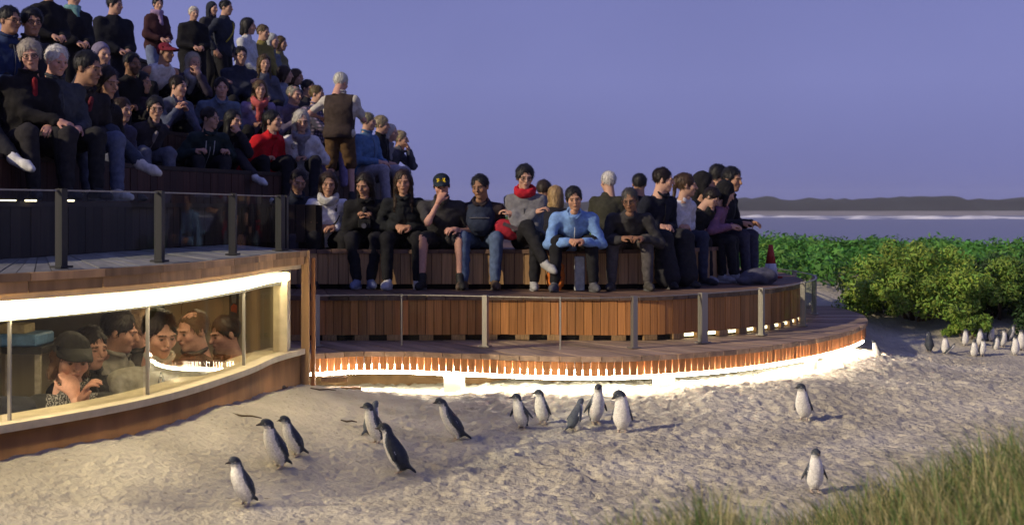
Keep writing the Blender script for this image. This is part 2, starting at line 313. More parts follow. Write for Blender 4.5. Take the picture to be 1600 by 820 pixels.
# ================================================================ pavilion with the underground window
pav = empty('viewing_pavilion', (0, 0, 0)); tag(pav, 'low timber and rusted steel pavilion with a curved lit window at sand level', 'building')
pi = 0
Ln = len(PAV)
band(MB(), PAV, .16, -.5, .44).build('base_wall', CORTEN, pav, True)
band(MB(), offset(PAV, .035), .30, .442, .485).build('window_sill', CONC, pav)
# glass panes with joints
cuts = [0] + [int(np.argmin(np.hypot(PAV[:, 0] - a, PAV[:, 1] - b))) for a, b in ((-2.62, 7.42), (-2.15, 8.46), (-1.86, 10.1))] + [Ln - 6]
gi = offset(PAV, -.06)
for a, b in zip(cuts[:-1], cuts[1:]):
    band(MB(), gi[a:b + 1] if b == cuts[-1] else gi[a:b], .012, .475, 1.05).build('window_pane', WGLASS, pav)
for c in cuts[1:-1]:
    p = gi[c] ; T = tang(gi)[c]; board('pane_joint', STEEL, pav, (p[0], p[1], .745), (.010, .022, .54), math.atan2(T[1], T[0]))
# lit strip above the glass: a tapering light box
n = Ln - 5; zt = np.linspace(1.125, 1.100, n); zb = np.linspace(1.015, 1.05, n); A = offset(PAV, .0)[:n]; B = offset(PAV, -.045)[:n]
V = [(A[i][0], A[i][1], zt[i]) for i in range(n)] + [(A[i][0], A[i][1], zb[i]) for i in range(n)] + [(B[i][0], B[i][1], zb[i]) for i in range(n)] + [(B[i][0], B[i][1], zt[i]) for i in range(n)]
Fc = [(k * n + i, k * n + i + 1, ((k + 1) % 4) * n + i + 1, ((k + 1) % 4) * n + i) for k in range(4) for i in range(n - 1)]
obj_py('light_strip', V, Fc, LED_WIN, pav)
band(MB(), offset(PAV, -.049)[:n], .008, 1.012, 1.126).build('light_shield', STEEL_DK, pav)  # opaque plate added behind the strip to keep its light out of the room
band(MB(), offset(PAV, .0), .22, 1.127, 1.16).build('lintel', CONC, pav)
# fascia planks laid lengthwise in short curved lengths, two courses
fz = [(1.162, 1.222, .03), (1.224, 1.268, .05)]
for zz0, zz1, of in fz:
    seg = 11
    for i in range(0, Ln - 2, seg):
        c = offset(PAV, of)[i:min(i + seg, Ln - 1) + 1]
        if len(c) < 3: continue
        c = c.copy(); d = c[-1] - c[-2]; c[-1] = c[-1] - d / np.linalg.norm(d) * .006
        band(MB(), c, .05, zz0, zz1).build('fascia_board', WOOD_BENCH, pav)
# deck planks between the window wall and the stand
WP = WC[:int(np.argmin(np.hypot(WC[:, 0] + 2.72, WC[:, 1] - 13.6)))]
planks_between(offset(PAV, -.005), offset(WP, .02), 46, ZP, .035, .008, mat('grey_deck_wood', (.20, .20, .19), .75, .25, 14, .2, 50, rand=.2, stretch=(1, .12, 1)), pav)
back = offset(PAV, -.02); poly = list(back) + list(offset(WP, -.1)[::-1])
MB().prism([tuple(p) for p in poly], 1.165, 1.232).build('ceiling', mat('room_ceiling', (.32, .28, .20), .8), pav)
# end post and mullion
e0 = PAV[-1]
MB().box((e0[0] + .03, e0[1] + .04, .56), (.062, .07, 1.42)).build('end_post', WOOD_BENCH, pav)
MB().box((e0[0] + .085, e0[1] + .10, .56), (.03, .05, 1.30)).build('end_trim', WOOD_FASCIA, pav)
MB().box((PAV[-5][0] - .08, PAV[-5][1], .78), (.11, .16, .66)).build('mullion', CONC, pav)
# room behind the glass
ROOM = mat('room_panel', (.42, .36, .24), .7, .12, 3, stretch=(1, 1, .1), rand=.08)
BK = spline([(-6.2, 7.2), (-5.3, 9.0), (-4.2, 11.0), (-3.2, 12.3)])
for o in boards_along(BK, .42, .006, .04, -1.3, 1.163, ROOM, pav, 'wall_panel', 0): pass
EB = spline([(-3.25, 12.3), (-2.4, 12.15), (-1.72, 11.62)])
boards_along(EB, .38, .006, .04, -1.3, 1.163, ROOM, pav, 'wall_panel', 0)
MB().prism([tuple(p) for p in list(offset(PAV, -.1)) + [(-3.2, 12.3), (-4.2, 11), (-5.3, 9), (-6.2, 7.2)]], -1.36, -1.3).build('room_floor', mat('room_floor', (.2, .18, .14), .6), pav)
for lx, ly in ((-2.75, 7.9), (-2.55, 8.9), (-2.4, 9.9), (-2.3, 10.8), (-3.6, 9.6), (-3.2, 11.0)): MB().box((lx, ly, 1.150), (.22, .3, .024)).build('ceiling_lamp', emis('room_lamp', (1, .80, .50), 13.0), pav)
# poster on the end wall
def on_end(q, z): i = int(q * (len(EB) - 1)); T = tang(EB)[i]; p = EB[i] + np.array([T[1], -T[0]]) * .03; return Vector((p[0], p[1], z)), math.atan2(T[1], T[0])
pp, pa = on_end(.52, .80)
po = MB().box((0, 0, 0), (.10, .006, .26)).build('poster', mat('poster_paper', (.06, .07, .07), .5, .3, 20)); po.location = pp; po.rotation_euler = (0, 0, pa)
tag(po, 'small dark poster with a red bird shape pinned on the panelled room wall', 'poster')
k = MB(); k.add([(-.03, -.005, -.07), (.03, -.005, -.085), (.035, -.005, -.02), (.0, -.005, -.005), (-.03, -.005, -.03)], [(0, 1, 2, 3, 4)]); k.build('printed_shape', mat('poster_red', (.55, .10, .04), .5), po)
k = MB(); k.add([(-.02, -.006, .0), (.025, -.006, .0), (.03, -.006, .06), (.01, -.006, .10), (-.025, -.006, .08)], [(0, 1, 2, 3, 4)]); k.build('printed_picture', mat('poster_grey', (.3, .3, .28), .5), po)
# small table with trays
tb = empty('side_table', (-3.3, 9.5, -1.3)); tag(tb, 'tall dark topped table in the window room carrying trays', 'table')
MB().box((0, 0, 1.975), (.42, .5, .045)).build('tabletop', mat('table_black', (.03, .03, .03), .5), tb, bevel=.005)
for sx_ in (-.17, .17):
    for sy_ in (-.2, .2): MB().box((sx_, sy_, .977), (.035, .035, 1.95)).build('leg', mat('table_leg_cream', (.5, .45, .33), .6), tb)
tr = MB().box((0, 0, .04), (.30, .36, .08)).build('tray', mat('blue_plastic', (.12, .25, .45), .45), None, bevel=.012); tr.location = (-3.28, 9.45, .699); tag(tr, 'blue plastic tray on the small table behind the window', 'tray')
bx_ = MB().box((0, 0, .03), (.17, .2, .06)).build('cardboard_box', mat('cardboard', (.42, .34, .2), .8), None, bevel=.004); bx_.location = (-3.32, 9.45, .779); tag(bx_, 'small cream cardboard box resting on the blue tray', 'box')
# ================================================================ balustrades
def balustrade(C, post_d, z, h, label, wide=(), nm=None, pane_gap=.02, thin=(), mat_=None):
    b = empty('glass_balustrade', (C[0][0], C[0][1], z)); tag(b, label, 'balustrade'); M_ = Matrix.Translation((-C[0][0], -C[0][1], -z))
    L = np.r_[0, np.cumsum(np.linalg.norm(np.diff(C, axis=0), axis=1))]; T = tang(C); P0 = Vector((C[0][0], C[0][1], z))
    for i, q in enumerate(post_d):
        x, y = np.interp(q, L, C[:, 0]), np.interp(q, L, C[:, 1]); a = math.atan2(np.interp(q, L, T[:, 1]), np.interp(q, L, T[:, 0]))
        w = .085 if i in wide else (.014 if i in thin else .045)
        board('post', mat_ or STEEL, b, (x - P0.x, y - P0.y, h / 2 + .004), (w, .05 if w > .02 else .016, h + .012), a)
        if w > .02: board('base_plate', mat_ or STEEL, b, (x - P0.x, y - P0.y, .008), (w + .05, .085, .012), a)
    for q0, q1 in zip(post_d[:-1], post_d[1:]):
        m = (L > q0 + .03) & (L < q1 - .03)
        if m.sum() < 2: continue
        c = C[m] - np.array([P0.x, P0.y]); band(MB(), c, .010, .03, h - .006).build('glass_pane', GLASS, b)
    m = (L >= post_d[0]) & (L <= post_d[-1]); c = C[m] - np.array([P0.x, P0.y]); band(MB(), offset(c, .004), .018, h - .004, h + .004).build('top_rail', STEEL, b)
    return b
def arc_at(C, px):                           # arclength where a curve crosses a picture column
    u = 800 + F * C[:, 0] / C[:, 1]; i = int(np.argmin(np.abs(u - px))); return float(np.sum(np.linalg.norm(np.diff(C[:i + 1], axis=0), axis=1)))
BC = offset(PAV, -.14)
balustrade(BC, [arc_at(BC, p) for p in (-160, 93, 251, 363, 437, 456)], ZP + .004, .435, 'frameless glass balustrade with dark steel posts on the pavilion deck', wide=(4,), mat_=STEEL_DK)
BT = offset(T0C, -.55); BT = BT[int(np.argmin(np.abs(800 + F * BT[:, 0] / BT[:, 1] - 490))):]
LT = np.r_[0, np.cumsum(np.linalg.norm(np.diff(BT, axis=0), axis=1))]
def by_y(y): i = int(np.argmin(np.abs(BT[:, 1] - y) + (BT[:, 0] < 2) * 9)); return float(LT[i])
posts = [arc_at(BT[BT[:, 1] < 16], p) for p in (494, 627, 757, 875, 990, 1098, 1190, 1255)] + [by_y(16.4), by_y(17.6), by_y(18.6)]
balustrade(BT, posts, Z0 + .004, .45, 'long glass balustrade with brushed steel posts along the curved boardwalk', wide=(5, 8), thin=(1, 3))
# ================================================================ boardwalk
bw = struct(empty('boardwalk', (0, 0, 0)))
planks_between(T0C, offset(T1C, -.03), 74, Z0, .045, .010, WOOD_DECK, bw)
core = list(offset(T0C, -.10)) + list(offset(T1C, -.3)[::-1])
MB().prism([tuple(p) for p in core], .20, .33).build('joists', CORE, bw)
boards_along(offset(T0C, -.025), .0667, .0085, .022, .215, .333, WOOD_FASCIA, bw, 'fascia_board', .002)
fs = offset(T0C, -.055); k = int(len(fs) * .60)
band(MB(), fs[8:k], .02, .205, .262).build('light_strip', LED, bw)
band(MB(), offset(T0C, -.012)[8:k], .05, .186, .204).build('light_channel', LED, bw)
for px_ in (713, 1040, 1268):
    i = int(np.argmin(np.abs(800 + F * fs[:, 0] / fs[:, 1] - px_) + (fs[:, 1] > 14) * 999)); p = fs[i]; board('support_post', mat('pale_post', (.75, .72, .65), .6), bw, (p[0], p[1] + .02, .05), (.16 if px_ < 1200 else .1, .09, .30), math.atan2(*tang(fs)[i][::-1]))
eb = offset(T0C, -.75)[:int(len(T0C) * .7)]
band(MB(), eb, .06, -.25, .30).build('earth_bank', mat('brown_earth', (.17, .10, .045), .9, .4, 5, .4, 20), bw)
for y_, z_, w_ in ((11.9, .17, .22), (11.85, .09, .3)): board('timber_offcut', WOOD_BENCH, bw, (-1.50 + (w_ - .22), y_, z_), (w_, .07, .045), .1)
# ================================================================ lower seating terrace (two steps)
st = empty('seating_terrace', (0, 0, 0)); tag(st, 'curved brown timber seating terrace of two steps above the boardwalk', 'seating')
boards_along(T1C, .078, .005, .028, Z0 + .055, Z1 - .042, WOOD_WALL, st, 'wall_board', .003)
MB().prism([tuple(p) for p in list(offset(T1C, -.06)) + list(offset(T2C, -.5)[::-1])], .2, Z1 - .05).build('core', CORE, st)
planks_between(offset(T1C, .035), offset(T2C, .01), 62, Z1, .042, .009, WOOD_DECK2, st)
L1 = np.r_[0, np.cumsum(np.linalg.norm(np.diff(T1C, axis=0), axis=1))]; TT = tang(T1C); q = .3; i = 0
while q < L1[-1] - 1.5:                       # packing blocks in the gap below the wall boards, some hiding lamps
    x, y = np.interp(q, L1, T1C[:, 0]), np.interp(q, L1, T1C[:, 1]); a = math.atan2(np.interp(q, L1, TT[:, 1]), np.interp(q, L1, TT[:, 0])); pxx = 800 + F * x / y
    board('packing_block', WOOD_BENCH, st, (x, y, Z0 + .029), (.13, .05, .050), a)
    if 1025 < pxx < 1252: board('step_light', LED_STEP, st, (np.interp(q + .15, L1, T1C[:, 0]), np.interp(q + .15, L1, T1C[:, 1]) + .012, Z0 + .04), (.10, .02, .034), a)
    q += .30; i += 1
for px_ in (909, 934, 946):
    board('light_slit', LED_STEP, st, ((px_ - 800) / 166.6, 13.163, .60), (.010, .04, .17), 0)
boards_along(T2C, .105, .006, .03, Z1 + .05, Z2 - .04, WOOD_BENCH, st, 'bench_board', .003)
MB().prism([tuple(p) for p in list(offset(T2C, -.06)) + [(1.9, 20.4), (-.9, 20.4), (-2.2, 16.5), (-2.6, 14.4)]], .5, Z2 - .042).build('core', CORE, st)
q2 = spline([(-2.6, 15.0), (0, 15.05), (.8, 15.1), (1.1, 15.4), (1.4, 15.9), (1.6, 16.5), (1.6, 17.3), (1.5, 18.4)])
planks_between(offset(T2C, .03), q2, 56, Z2, .04, .008, WOOD_DECK2, st)
MB().prism([tuple(p) for p in list(q2) + [(1.85, 20.3), (-.9, 20.3), (-2.1, 16.5)]], Z2 - .04, Z2 - .004).build('seat_top', WOOD_DECK2, st)
# ================================================================ upper stand on the left
us = empty('upper_stand', (0, 0, 0)); tag(us, 'steep dark timber stand of stepped benches rising behind the pavilion', 'stand')
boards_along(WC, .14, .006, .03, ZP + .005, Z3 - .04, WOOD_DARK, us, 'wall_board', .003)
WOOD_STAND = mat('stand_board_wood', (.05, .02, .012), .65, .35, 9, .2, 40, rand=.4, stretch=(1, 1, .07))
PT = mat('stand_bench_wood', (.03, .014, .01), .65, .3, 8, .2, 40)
steps = [(0, Z3), (.55, 2.02), (1.35, 2.44), (2.15, 2.86), (2.95, 3.28), (3.75, 3.7)]
for k, (of, zz) in enumerate(steps):
    WK = WC[WC[:, 1] > (8.2, 9.0, 10.6, 12.4, 14.2, 16)[k]]   # rows cut short out of view to keep the stand's shadow off the sand
    c = offset(WK, -of - (.04 if k == 0 else 0)); cb = offset(WK, -(steps[k + 1][0] + .3 if k + 1 < len(steps) else of + .9))
    MB().prism([tuple(p) for p in list(c) + list(cb[::-1])], ZP - .6, zz - .04).build('bench_core', PT if k else CORE, us)
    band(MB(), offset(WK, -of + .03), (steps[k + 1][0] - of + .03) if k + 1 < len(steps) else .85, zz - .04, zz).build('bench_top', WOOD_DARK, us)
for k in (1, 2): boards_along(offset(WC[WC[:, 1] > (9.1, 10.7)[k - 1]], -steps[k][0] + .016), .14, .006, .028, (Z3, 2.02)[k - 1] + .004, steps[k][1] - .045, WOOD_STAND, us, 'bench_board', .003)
for px_, py_, w_ in ((12, 304, .12), (48, 304, .08), (110, 306, .05)):
    p = at(px_, py_, 226); board('step_light', LED_STEP, us, (p.x, p.y, Z3 + .004), (w_, .02, .012), .9)
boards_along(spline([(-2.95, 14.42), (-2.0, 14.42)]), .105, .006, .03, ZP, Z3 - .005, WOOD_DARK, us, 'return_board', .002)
MB().box((-2.45, 14.55, 1.4), (1.0, .22, .5)).build('return_wall', CORE, us)

# ---- dusk haze over the sea: one even box of air round everything
hz = MB().box((0, 950, 9.0), (6400, 2060, 40)).build('haze', None); tag(hz, 'thin bluish dusk haze lying over the beach and the sea', 'haze', None, 'stuff')
hm = bpy.data.materials.new('haze'); hm.use_nodes = True; t_ = hm.node_tree; t_.nodes.remove(t_.nodes['Principled BSDF']); pv = t_.nodes.new('ShaderNodeVolumePrincipled'); pv.inputs['Color'].default_value = (.86, .88, 1, 1); pv.inputs['Density'].default_value = .00013; t_.links.new(pv.outputs[0], t_.nodes['Material Output'].inputs['Volume']); hz.data.materials.clear(); hz.data.materials.append(hm)
# ================================================================ soft-body toolkit: signed distances + surface nets
def rc(P, a, b, ra, rb):
    a = np.asarray(a, np.float32); b = np.asarray(b, np.float32); ab = b - a; t = np.clip(((P - a) @ ab) / max(1e-9, float(ab @ ab)), 0, 1)
    q = P - a - t[:, None] * ab; return np.sqrt((q * q).sum(1)) - (ra + (rb - ra) * t)
def el(P, c, r, R=None):
    q = P - np.asarray(c, np.float32)
    if R is not None: q = q @ np.asarray(R, np.float32)          # columns of R = local axes
    r = np.asarray(r, np.float32); k0 = np.sqrt(((q / r) ** 2).sum(1)); k1 = np.sqrt(((q / (r * r)) ** 2).sum(1)) + 1e-9
    return k0 * (k0 - 1) / k1
def smin(a, b, k): h = np.clip(.5 + .5 * (b - a) / k, 0, 1); return b + (a - b) * h - k * h * (1 - h)
def smax(a, b, k): return -smin(-a, -b, k)
def snet(fn, lo, hi, h):
    lo = np.asarray(lo, float); n = np.maximum(3, np.ceil((np.asarray(hi, float) - lo) / h).astype(int) + 1)
    ax = [np.arange(n[i], dtype=np.float32) * h + lo[i] for i in range(3)]
    P = np.stack(np.meshgrid(*ax, indexing='ij'), -1).reshape(-1, 3).astype(np.float32); D = fn(P).reshape(n)
    S = D < 0; C = np.zeros(n - 1, int)
    for i in (0, 1):
        for j in (0, 1):
            for k in (0, 1): C += S[i:n[0] - 1 + i, j:n[1] - 1 + j, k:n[2] - 1 + k]
    act = (C > 0) & (C < 8); cid = np.full(n - 1, -1); cells = np.argwhere(act); cid[act] = np.arange(len(cells))
    acc = np.zeros((len(cells), 3)); cnt = np.zeros(len(cells)); cor = [(i, j, k) for i in (0, 1) for j in (0, 1) for k in (0, 1)]
    for a in cor:
        for ax_ in range(3):
            if a[ax_]: continue
            b = list(a); b[ax_] = 1
            da = D[cells[:, 0] + a[0], cells[:, 1] + a[1], cells[:, 2] + a[2]]; db = D[cells[:, 0] + b[0], cells[:, 1] + b[1], cells[:, 2] + b[2]]
            m = (da < 0) != (db < 0); t = np.where(m, da / np.where(m, da - db, 1), 0); p = np.tile(np.array(a, float), (len(cells), 1)); p[:, ax_] += t
            acc[m] += p[m]; cnt[m] += 1
    V = (cells + acc / np.maximum(cnt, 1)[:, None]) * h + lo; Qs = []
    for ax_ in range(3):
        sl0 = [slice(None)] * 3; sl1 = [slice(None)] * 3; sl0[ax_] = slice(0, -1); sl1[ax_] = slice(1, None)
        E = S[tuple(sl0)] != S[tuple(sl1)]; ins = S[tuple(sl0)]; u, v = [(1, 2), (2, 0), (0, 1)][ax_]
        I = np.argwhere(E); ok = (I[:, u] > 0) & (I[:, v] > 0) & (I[:, u] < n[u] - 1) & (I[:, v] < n[v] - 1); I = I[ok]
        if not len(I): continue
        def c(du, dv): J = I.copy(); J[:, u] += du; J[:, v] += dv; return cid[J[:, 0], J[:, 1], J[:, 2]]
        q = np.stack([c(-1, -1), c(0, -1), c(0, 0), c(-1, 0)], 1); fl = ~ins[I[:, 0], I[:, 1], I[:, 2]]; q[fl] = q[fl][:, ::-1]; Qs.append(q)
    return V, np.concatenate(Qs) if Qs else np.zeros((0, 4), int)
class Soup:                                  # several surfaces joined into one mesh
    def __init__(s): s.V = []; s.Q = []; s.C = []; s.n = 0
    def add(s, V, Q, C):
        C = np.broadcast_to(np.asarray(C, float), V.shape); s.V.append(V); s.Q.append(Q + s.n); s.C.append(C); s.n += len(V)
    def build(s, name, m, parent): return link(name, mesh_np(name, np.concatenate(s.V), np.concatenate(s.Q), True, np.concatenate(s.C)), parent, m)
def wr(P, amp, f, ph=0): return amp * (np.sin(P[:, 0] * f + 1.7 * np.sin(P[:, 2] * f * .7 + ph)) * np.sin(P[:, 2] * f * .9 + 1.3 * np.sin(P[:, 1] * f * .8 + ph)) + .5 * np.sin(P[:, 1] * f * 1.7 + P[:, 2] * f * 1.3 + ph))
# ---------------------------------------------------------------- head (faces -y, origin at its middle)
def head_sdf(P, fem, neck=True):
    d = el(P, (0, .018, .036), (.077, .096, .084)); w = .058 if fem else .063
    d = smin(d, el(P, (0, -.024, -.035), (w, .068, .078)), .035)
    d = smin(d, el(P, (0, -.066, -.094), (.022 if fem else .027, .022, .020)), .03)
    for s in (-1, 1):
        d = smin(d, el(P, (s * .042, -.062, -.022), (.024, .026, .024)), .02); d = smin(d, el(P, (s * .079, .012, -.004), (.010, .020, .031)), .008)
        d = smin(d, rc(P, (s * .012, -.09, .026), (s * .046, -.077, .026), .011, .010), .012)
        d = smax(d, -el(P, (s * .032, -.103, .003), (.020, .020, .014)), .012); d = smin(d, el(P, (s * .031, -.079, .003), (.014, .012, .011)), .004)
    d = smin(d, rc(P, (0, -.092, .016), (0, -.114, -.024), .009, .014), .012)
    d = smin(d, el(P, (0, -.091, -.054), (.025, .012, .010)), .01)
    if neck: d = smin(d, rc(P, (0, .02, -.06), (0, .035, -.19), .05 if fem else .058, .056 if fem else .066), .03)
    return d
HEADS = {}
def head_mesh(fem, h):
    if (fem, h) not in HEADS: HEADS[(fem, h)] = snet(lambda P: head_sdf(P, fem), (-.11, -.15, -.2), (.11, .14, .14), h)
    return HEADS[(fem, h)]
def head_cols(V, skin, brow, lip=None, beard=0, smile=0):
    x, y, z = V.T; ax = np.abs(x); C = np.tile(np.asarray(skin, float), (len(V), 1)); fr = y < -.055
    ck = .4 * np.exp(-((ax - .045) ** 2 + (z + .025) ** 2) / .0006)[:, None] * fr[:, None]; C = C * (1 + ck * np.array([.12, -.05, -.06]))
    if beard: m = fr & (z < -.03) | (np.abs(y + .03) < .03) & (z < -.045) & (z > -.11); C[m] = C[m] * (1 - beard) + np.asarray(brow) * beard
    m = fr & (((x / .021) ** 2 + ((z + .055) / .009) ** 2) < 1) & (y < -.085); C[m] = lip if lip is not None else np.asarray(skin) * np.array([.86, .66, .64])
    m = fr & (np.abs(z + .055 + 6 * ax * ax) < .003) & (ax < .020); C[m] = np.asarray(skin) * .5
    m = fr & (np.abs(z - .028 + ax * .08) < .0052) & (ax > .012) & (ax < .05); C[m] = np.asarray(brow) * .8 + np.asarray(skin) * .2
    e = ((ax - .031) / .014) ** 2 + ((z - .003) / .0062) ** 2; m = fr & (e < 1); C[m] = (.17, .14, .12); m = fr & (np.hypot(ax - .031, z - .003) < .0075); C[m] = (.03, .02, .015)
    m = fr & (e > 1) & (e < 1.9) & (z > .004); C[m] *= .72
    m = fr & (np.abs(z + .034) < .005) & (np.abs(ax - .008) < .005); C[m] *= .5
    return C
def hair_sdf(P, style, seed):
    x, y, z = P.T; ax = np.abs(x)
    fz = .0022 * np.sin(np.arctan2(x, y - .02) * 16 + 2 * np.sin(z * 40 + seed)) + .002 * np.sin(y * 60 + z * 35 + seed * 2)
    if style in ('short', 'thin', 'shortf', 'crop'):
        g = {'short': .011, 'thin': .007, 'shortf': .018, 'crop': .006}[style]
        d = el(P, (0, .024, .043), (.077 + g, .094 + g, .084 + g)); line = (-.020 if style == 'shortf' else -.008) - .45 * y
        d = smax(d, line - z, .010); d = smax(d, -el(P, (.004 * (seed - 1), -.104, -.018), (.066, .078 if style != 'thin' else .10, .104 if style != 'shortf' else .092)) + .009 * np.sin(x * 95 + seed * 2.1) + .005 * np.sin(x * 230 + seed), .010)
        if style == 'thin': d = smax(d, .05 - np.hypot(x, y - .0) - np.maximum(0, .075 - z), .01)
        for s in (-1, 1): d = smin(d, rc(P, (s * .078, -.02, .02), (s * .077, -.012, -.02), .008, .004), .006)
    elif style == 'cap':
        d = smax(el(P, (0, .022, .04), (.088, .106, .088)), .018 - .78 * y - z - .012, .008)
    else:                                    # long, bob, tail, loose
        g = .014; low = {'long': -.30, 'bob': -.10, 'tail': -.02, 'loose': -.24, 'hood': -.16}[style]
        d = el(P, (0, .026, .042), (.077 + g, .094 + g, .083 + g)); d = smax(d, (-.055 - .95 * (y + .03)) - z, .012) if style == 'tail' else d
        if style != 'tail':
            d = smin(d, rc(P, (0, .06, .0), (0, .085, low), .075, .05), .03)
            for s in (-1, 1): d = smin(d, rc(P, (s * .068, .02, .0), (s * .085, -.005 if style != 'bob' else .02, low), .036, .024), .03)
        d = smax(d, -el(P, (.006 * (seed - 1), -.11, -.02), (.060, .115, .108)) + .006 * np.sin(x * 80 + seed * 1.7), .012)
        if style == 'tail':
            d = smin(d, el(P, (0, .10, .075), (.034, .03, .034)), .015); d = smin(d, rc(P, (0, .125, .07), (0, .13, -.15), .026, .018), .02)
    return d + fz
HAIRS = {}
def hair_mesh(style, h, seed):
    k = (style, h, seed % 5)
    if k not in HAIRS:
        lo, hi = ((-.14, -.16, -.36), (.14, .18, .17)) if style.replace('_under', '') in ('long', 'loose', 'tail', 'hood') else ((-.13, -.15, -.17), (.13, .17, .17)); V, Q = snet(lambda P: hair_sdf(P, style.replace('_under', ''), seed % 5) if '_under' not in style else smax(hair_sdf(P, style.replace('_under', ''), seed % 5), P[:, 2] - .035, .01), lo, hi, h)
        if style not in ('cap', 'hood'):     # loose locks lying on the mass: they break up the outline
            r = np.random.default_rng(seed % 5); n = 380; p = V[r.integers(0, len(V), n)]; nr = p - np.array([0, .02, .03]); nr[:, 2] *= .35 + .65 * (p[:, 2] > 0); nr /= np.linalg.norm(nr, axis=1)[:, None]
            fl = np.tile(np.array([0, .35, -.9]), (n, 1)) + r.normal(size=(n, 3)) * .35; fl[:, 0] += p[:, 0] * 5; fl -= nr * (fl * nr).sum(1)[:, None]; fl /= np.linalg.norm(fl, axis=1)[:, None]; L_ = (.022 + .03 * r.random(n))[:, None] * (1.8 if 'long' in style or 'loose' in style else 1); sd_ = np.cross(nr, fl) * (.0022 + .0022 * r.random(n))[:, None]
            a_ = p - fl * L_ * .5 + nr * .001; b_ = p + nr * (.004 + .006 * r.random(n))[:, None]; c_ = p + fl * L_ * .6 + nr * (.002 + .010 * r.random(n))[:, None]
            SV = np.stack([a_ - sd_, a_ + sd_, b_ + sd_, b_ - sd_, c_ + sd_ * .3, c_ - sd_ * .3], 1).reshape(-1, 3); i0 = np.arange(n)[:, None] * 6 + len(V); SQ = np.concatenate([i0 + np.array([[0, 1, 2, 3]]), i0 + np.array([[3, 2, 4, 5]])], 0); V = np.concatenate([V, SV]); Q = np.concatenate([Q, SQ])
        HAIRS[k] = (V, Q)
    return HAIRS[k]
# ---------------------------------------------------------------- hand: fingers along -z, palm faces +y for the right hand, thumb towards side*x
def hand_sdf(P, side, curl):
    d = el(P, (0, 0, -.045), (.040, .016, .050)); d = smin(d, rc(P, (0, 0, .02), (0, 0, -.02), .027, .028), .02)
    for i, (fx, ln) in enumerate(((-.030, .060), (-.010, .075), (.010, .080), (.030, .070))):
        fx *= 1; p = np.array([fx * side, 0, -.082]); a = curl * (.5 + .1 * i); l1, l2, l3 = ln * .45, ln * .33, ln * .26
        q = p + l1 * np.array([0, math.sin(a), -math.cos(a)]); a2 = a + curl * .9; r_ = q + l2 * np.array([0, math.sin(a2), -math.cos(a2)]); a3 = a2 + curl * .6; t = r_ + l3 * np.array([0, math.sin(a3), -math.cos(a3)])
        d = smin(d, np.minimum(rc(P, p, q, .0092, .0085), np.minimum(rc(P, q, r_, .0085, .008), rc(P, r_, t, .008, .0065))), .003)
    s = side; th = np.minimum(rc(P, (s * .028, .006, -.022), (s * .056, .018, -.055), .013, .010), rc(P, (s * .056, .018, -.055), (s * .058, .030, -.088), .010, .008)); return smin(d, th, .008)
HANDS = {}
def hand_mesh(side, curl, h):
    k = (side, curl, h)
    if k not in HANDS: HANDS[k] = snet(lambda P: hand_sdf(P, side, curl), (-.075, -.04, -.18), (.075, .11, .05), h)
    return HANDS[k]
def ik(a, t, l1, l2, pole):
    a = np.asarray(a, float); t = np.asarray(t, float); d = t - a; L = np.linalg.norm(d); L2 = min(L, (l1 + l2) * .995); d = d / max(L, 1e-6); t = a + d * L2
    c = (l1 * l1 + L2 * L2 - l2 * l2) / (2 * l1 * L2); c = max(-1, min(1, c)); p = np.asarray(pole, float); p = p - d * (p @ d); p /= max(1e-6, np.linalg.norm(p)); return a + d * l1 * c + p * l1 * math.sqrt(1 - c * c), t
def rotm(yaw, pitch=0, roll=0): return np.array((Matrix.Rotation(yaw, 3, 'Z') @ Matrix.Rotation(pitch, 3, 'X') @ Matrix.Rotation(roll, 3, 'Y')))
MATS = {}
def cloth(c, kind='cloth'):
    k = (tuple(round(v, 3) for v in c), kind)
    if k not in MATS:
        MATS[k] = mat('%s_%d' % (kind, len(MATS)), c, {'hair': .5, 'shoe': .6}.get(kind, .88), .22, {'hair': 60}.get(kind, 25), .8 if kind == 'cloth' else .3, {'hair': 150}.get(kind, 20), spec=.35 if kind == 'hair' else .2)
    return MATS[k]
SKIN = vcol('skin', .62, .10, 55, .12, 120, .3)
TONE = {'p': (.52, .31, .22), 't': (.42, .235, .15), 'b': (.27, .145, .085), 'd': (.17, .09, .055), 'r': (.56, .31, .23)}
BLACK = (.012, .012, .014)
ARMS = {'lap': ((-.07, -.27, .13), (.07, -.29, .12)), 'knees': ((-.19, -.42, .15), (.19, -.42, .15)), 'elbows': ((-.06, -.50, .20), (.06, -.51, .19)), 'fold': ((.12, -.27, .27), (-.12, -.25, .25)),
        'hold': ((-.05, -.30, .22), (.05, -.30, .22)), 'side': ((-.27, -.04, .02), (.27, -.04, .02)), 'front': ((-.07, -.24, .10), (.07, -.25, .10)), 'sill': ((-.06, -.33, .20), (.10, -.35, .20)), 'rest': ((-.20, -.30, .12), (.12, -.30, .12))}
NP = [0]
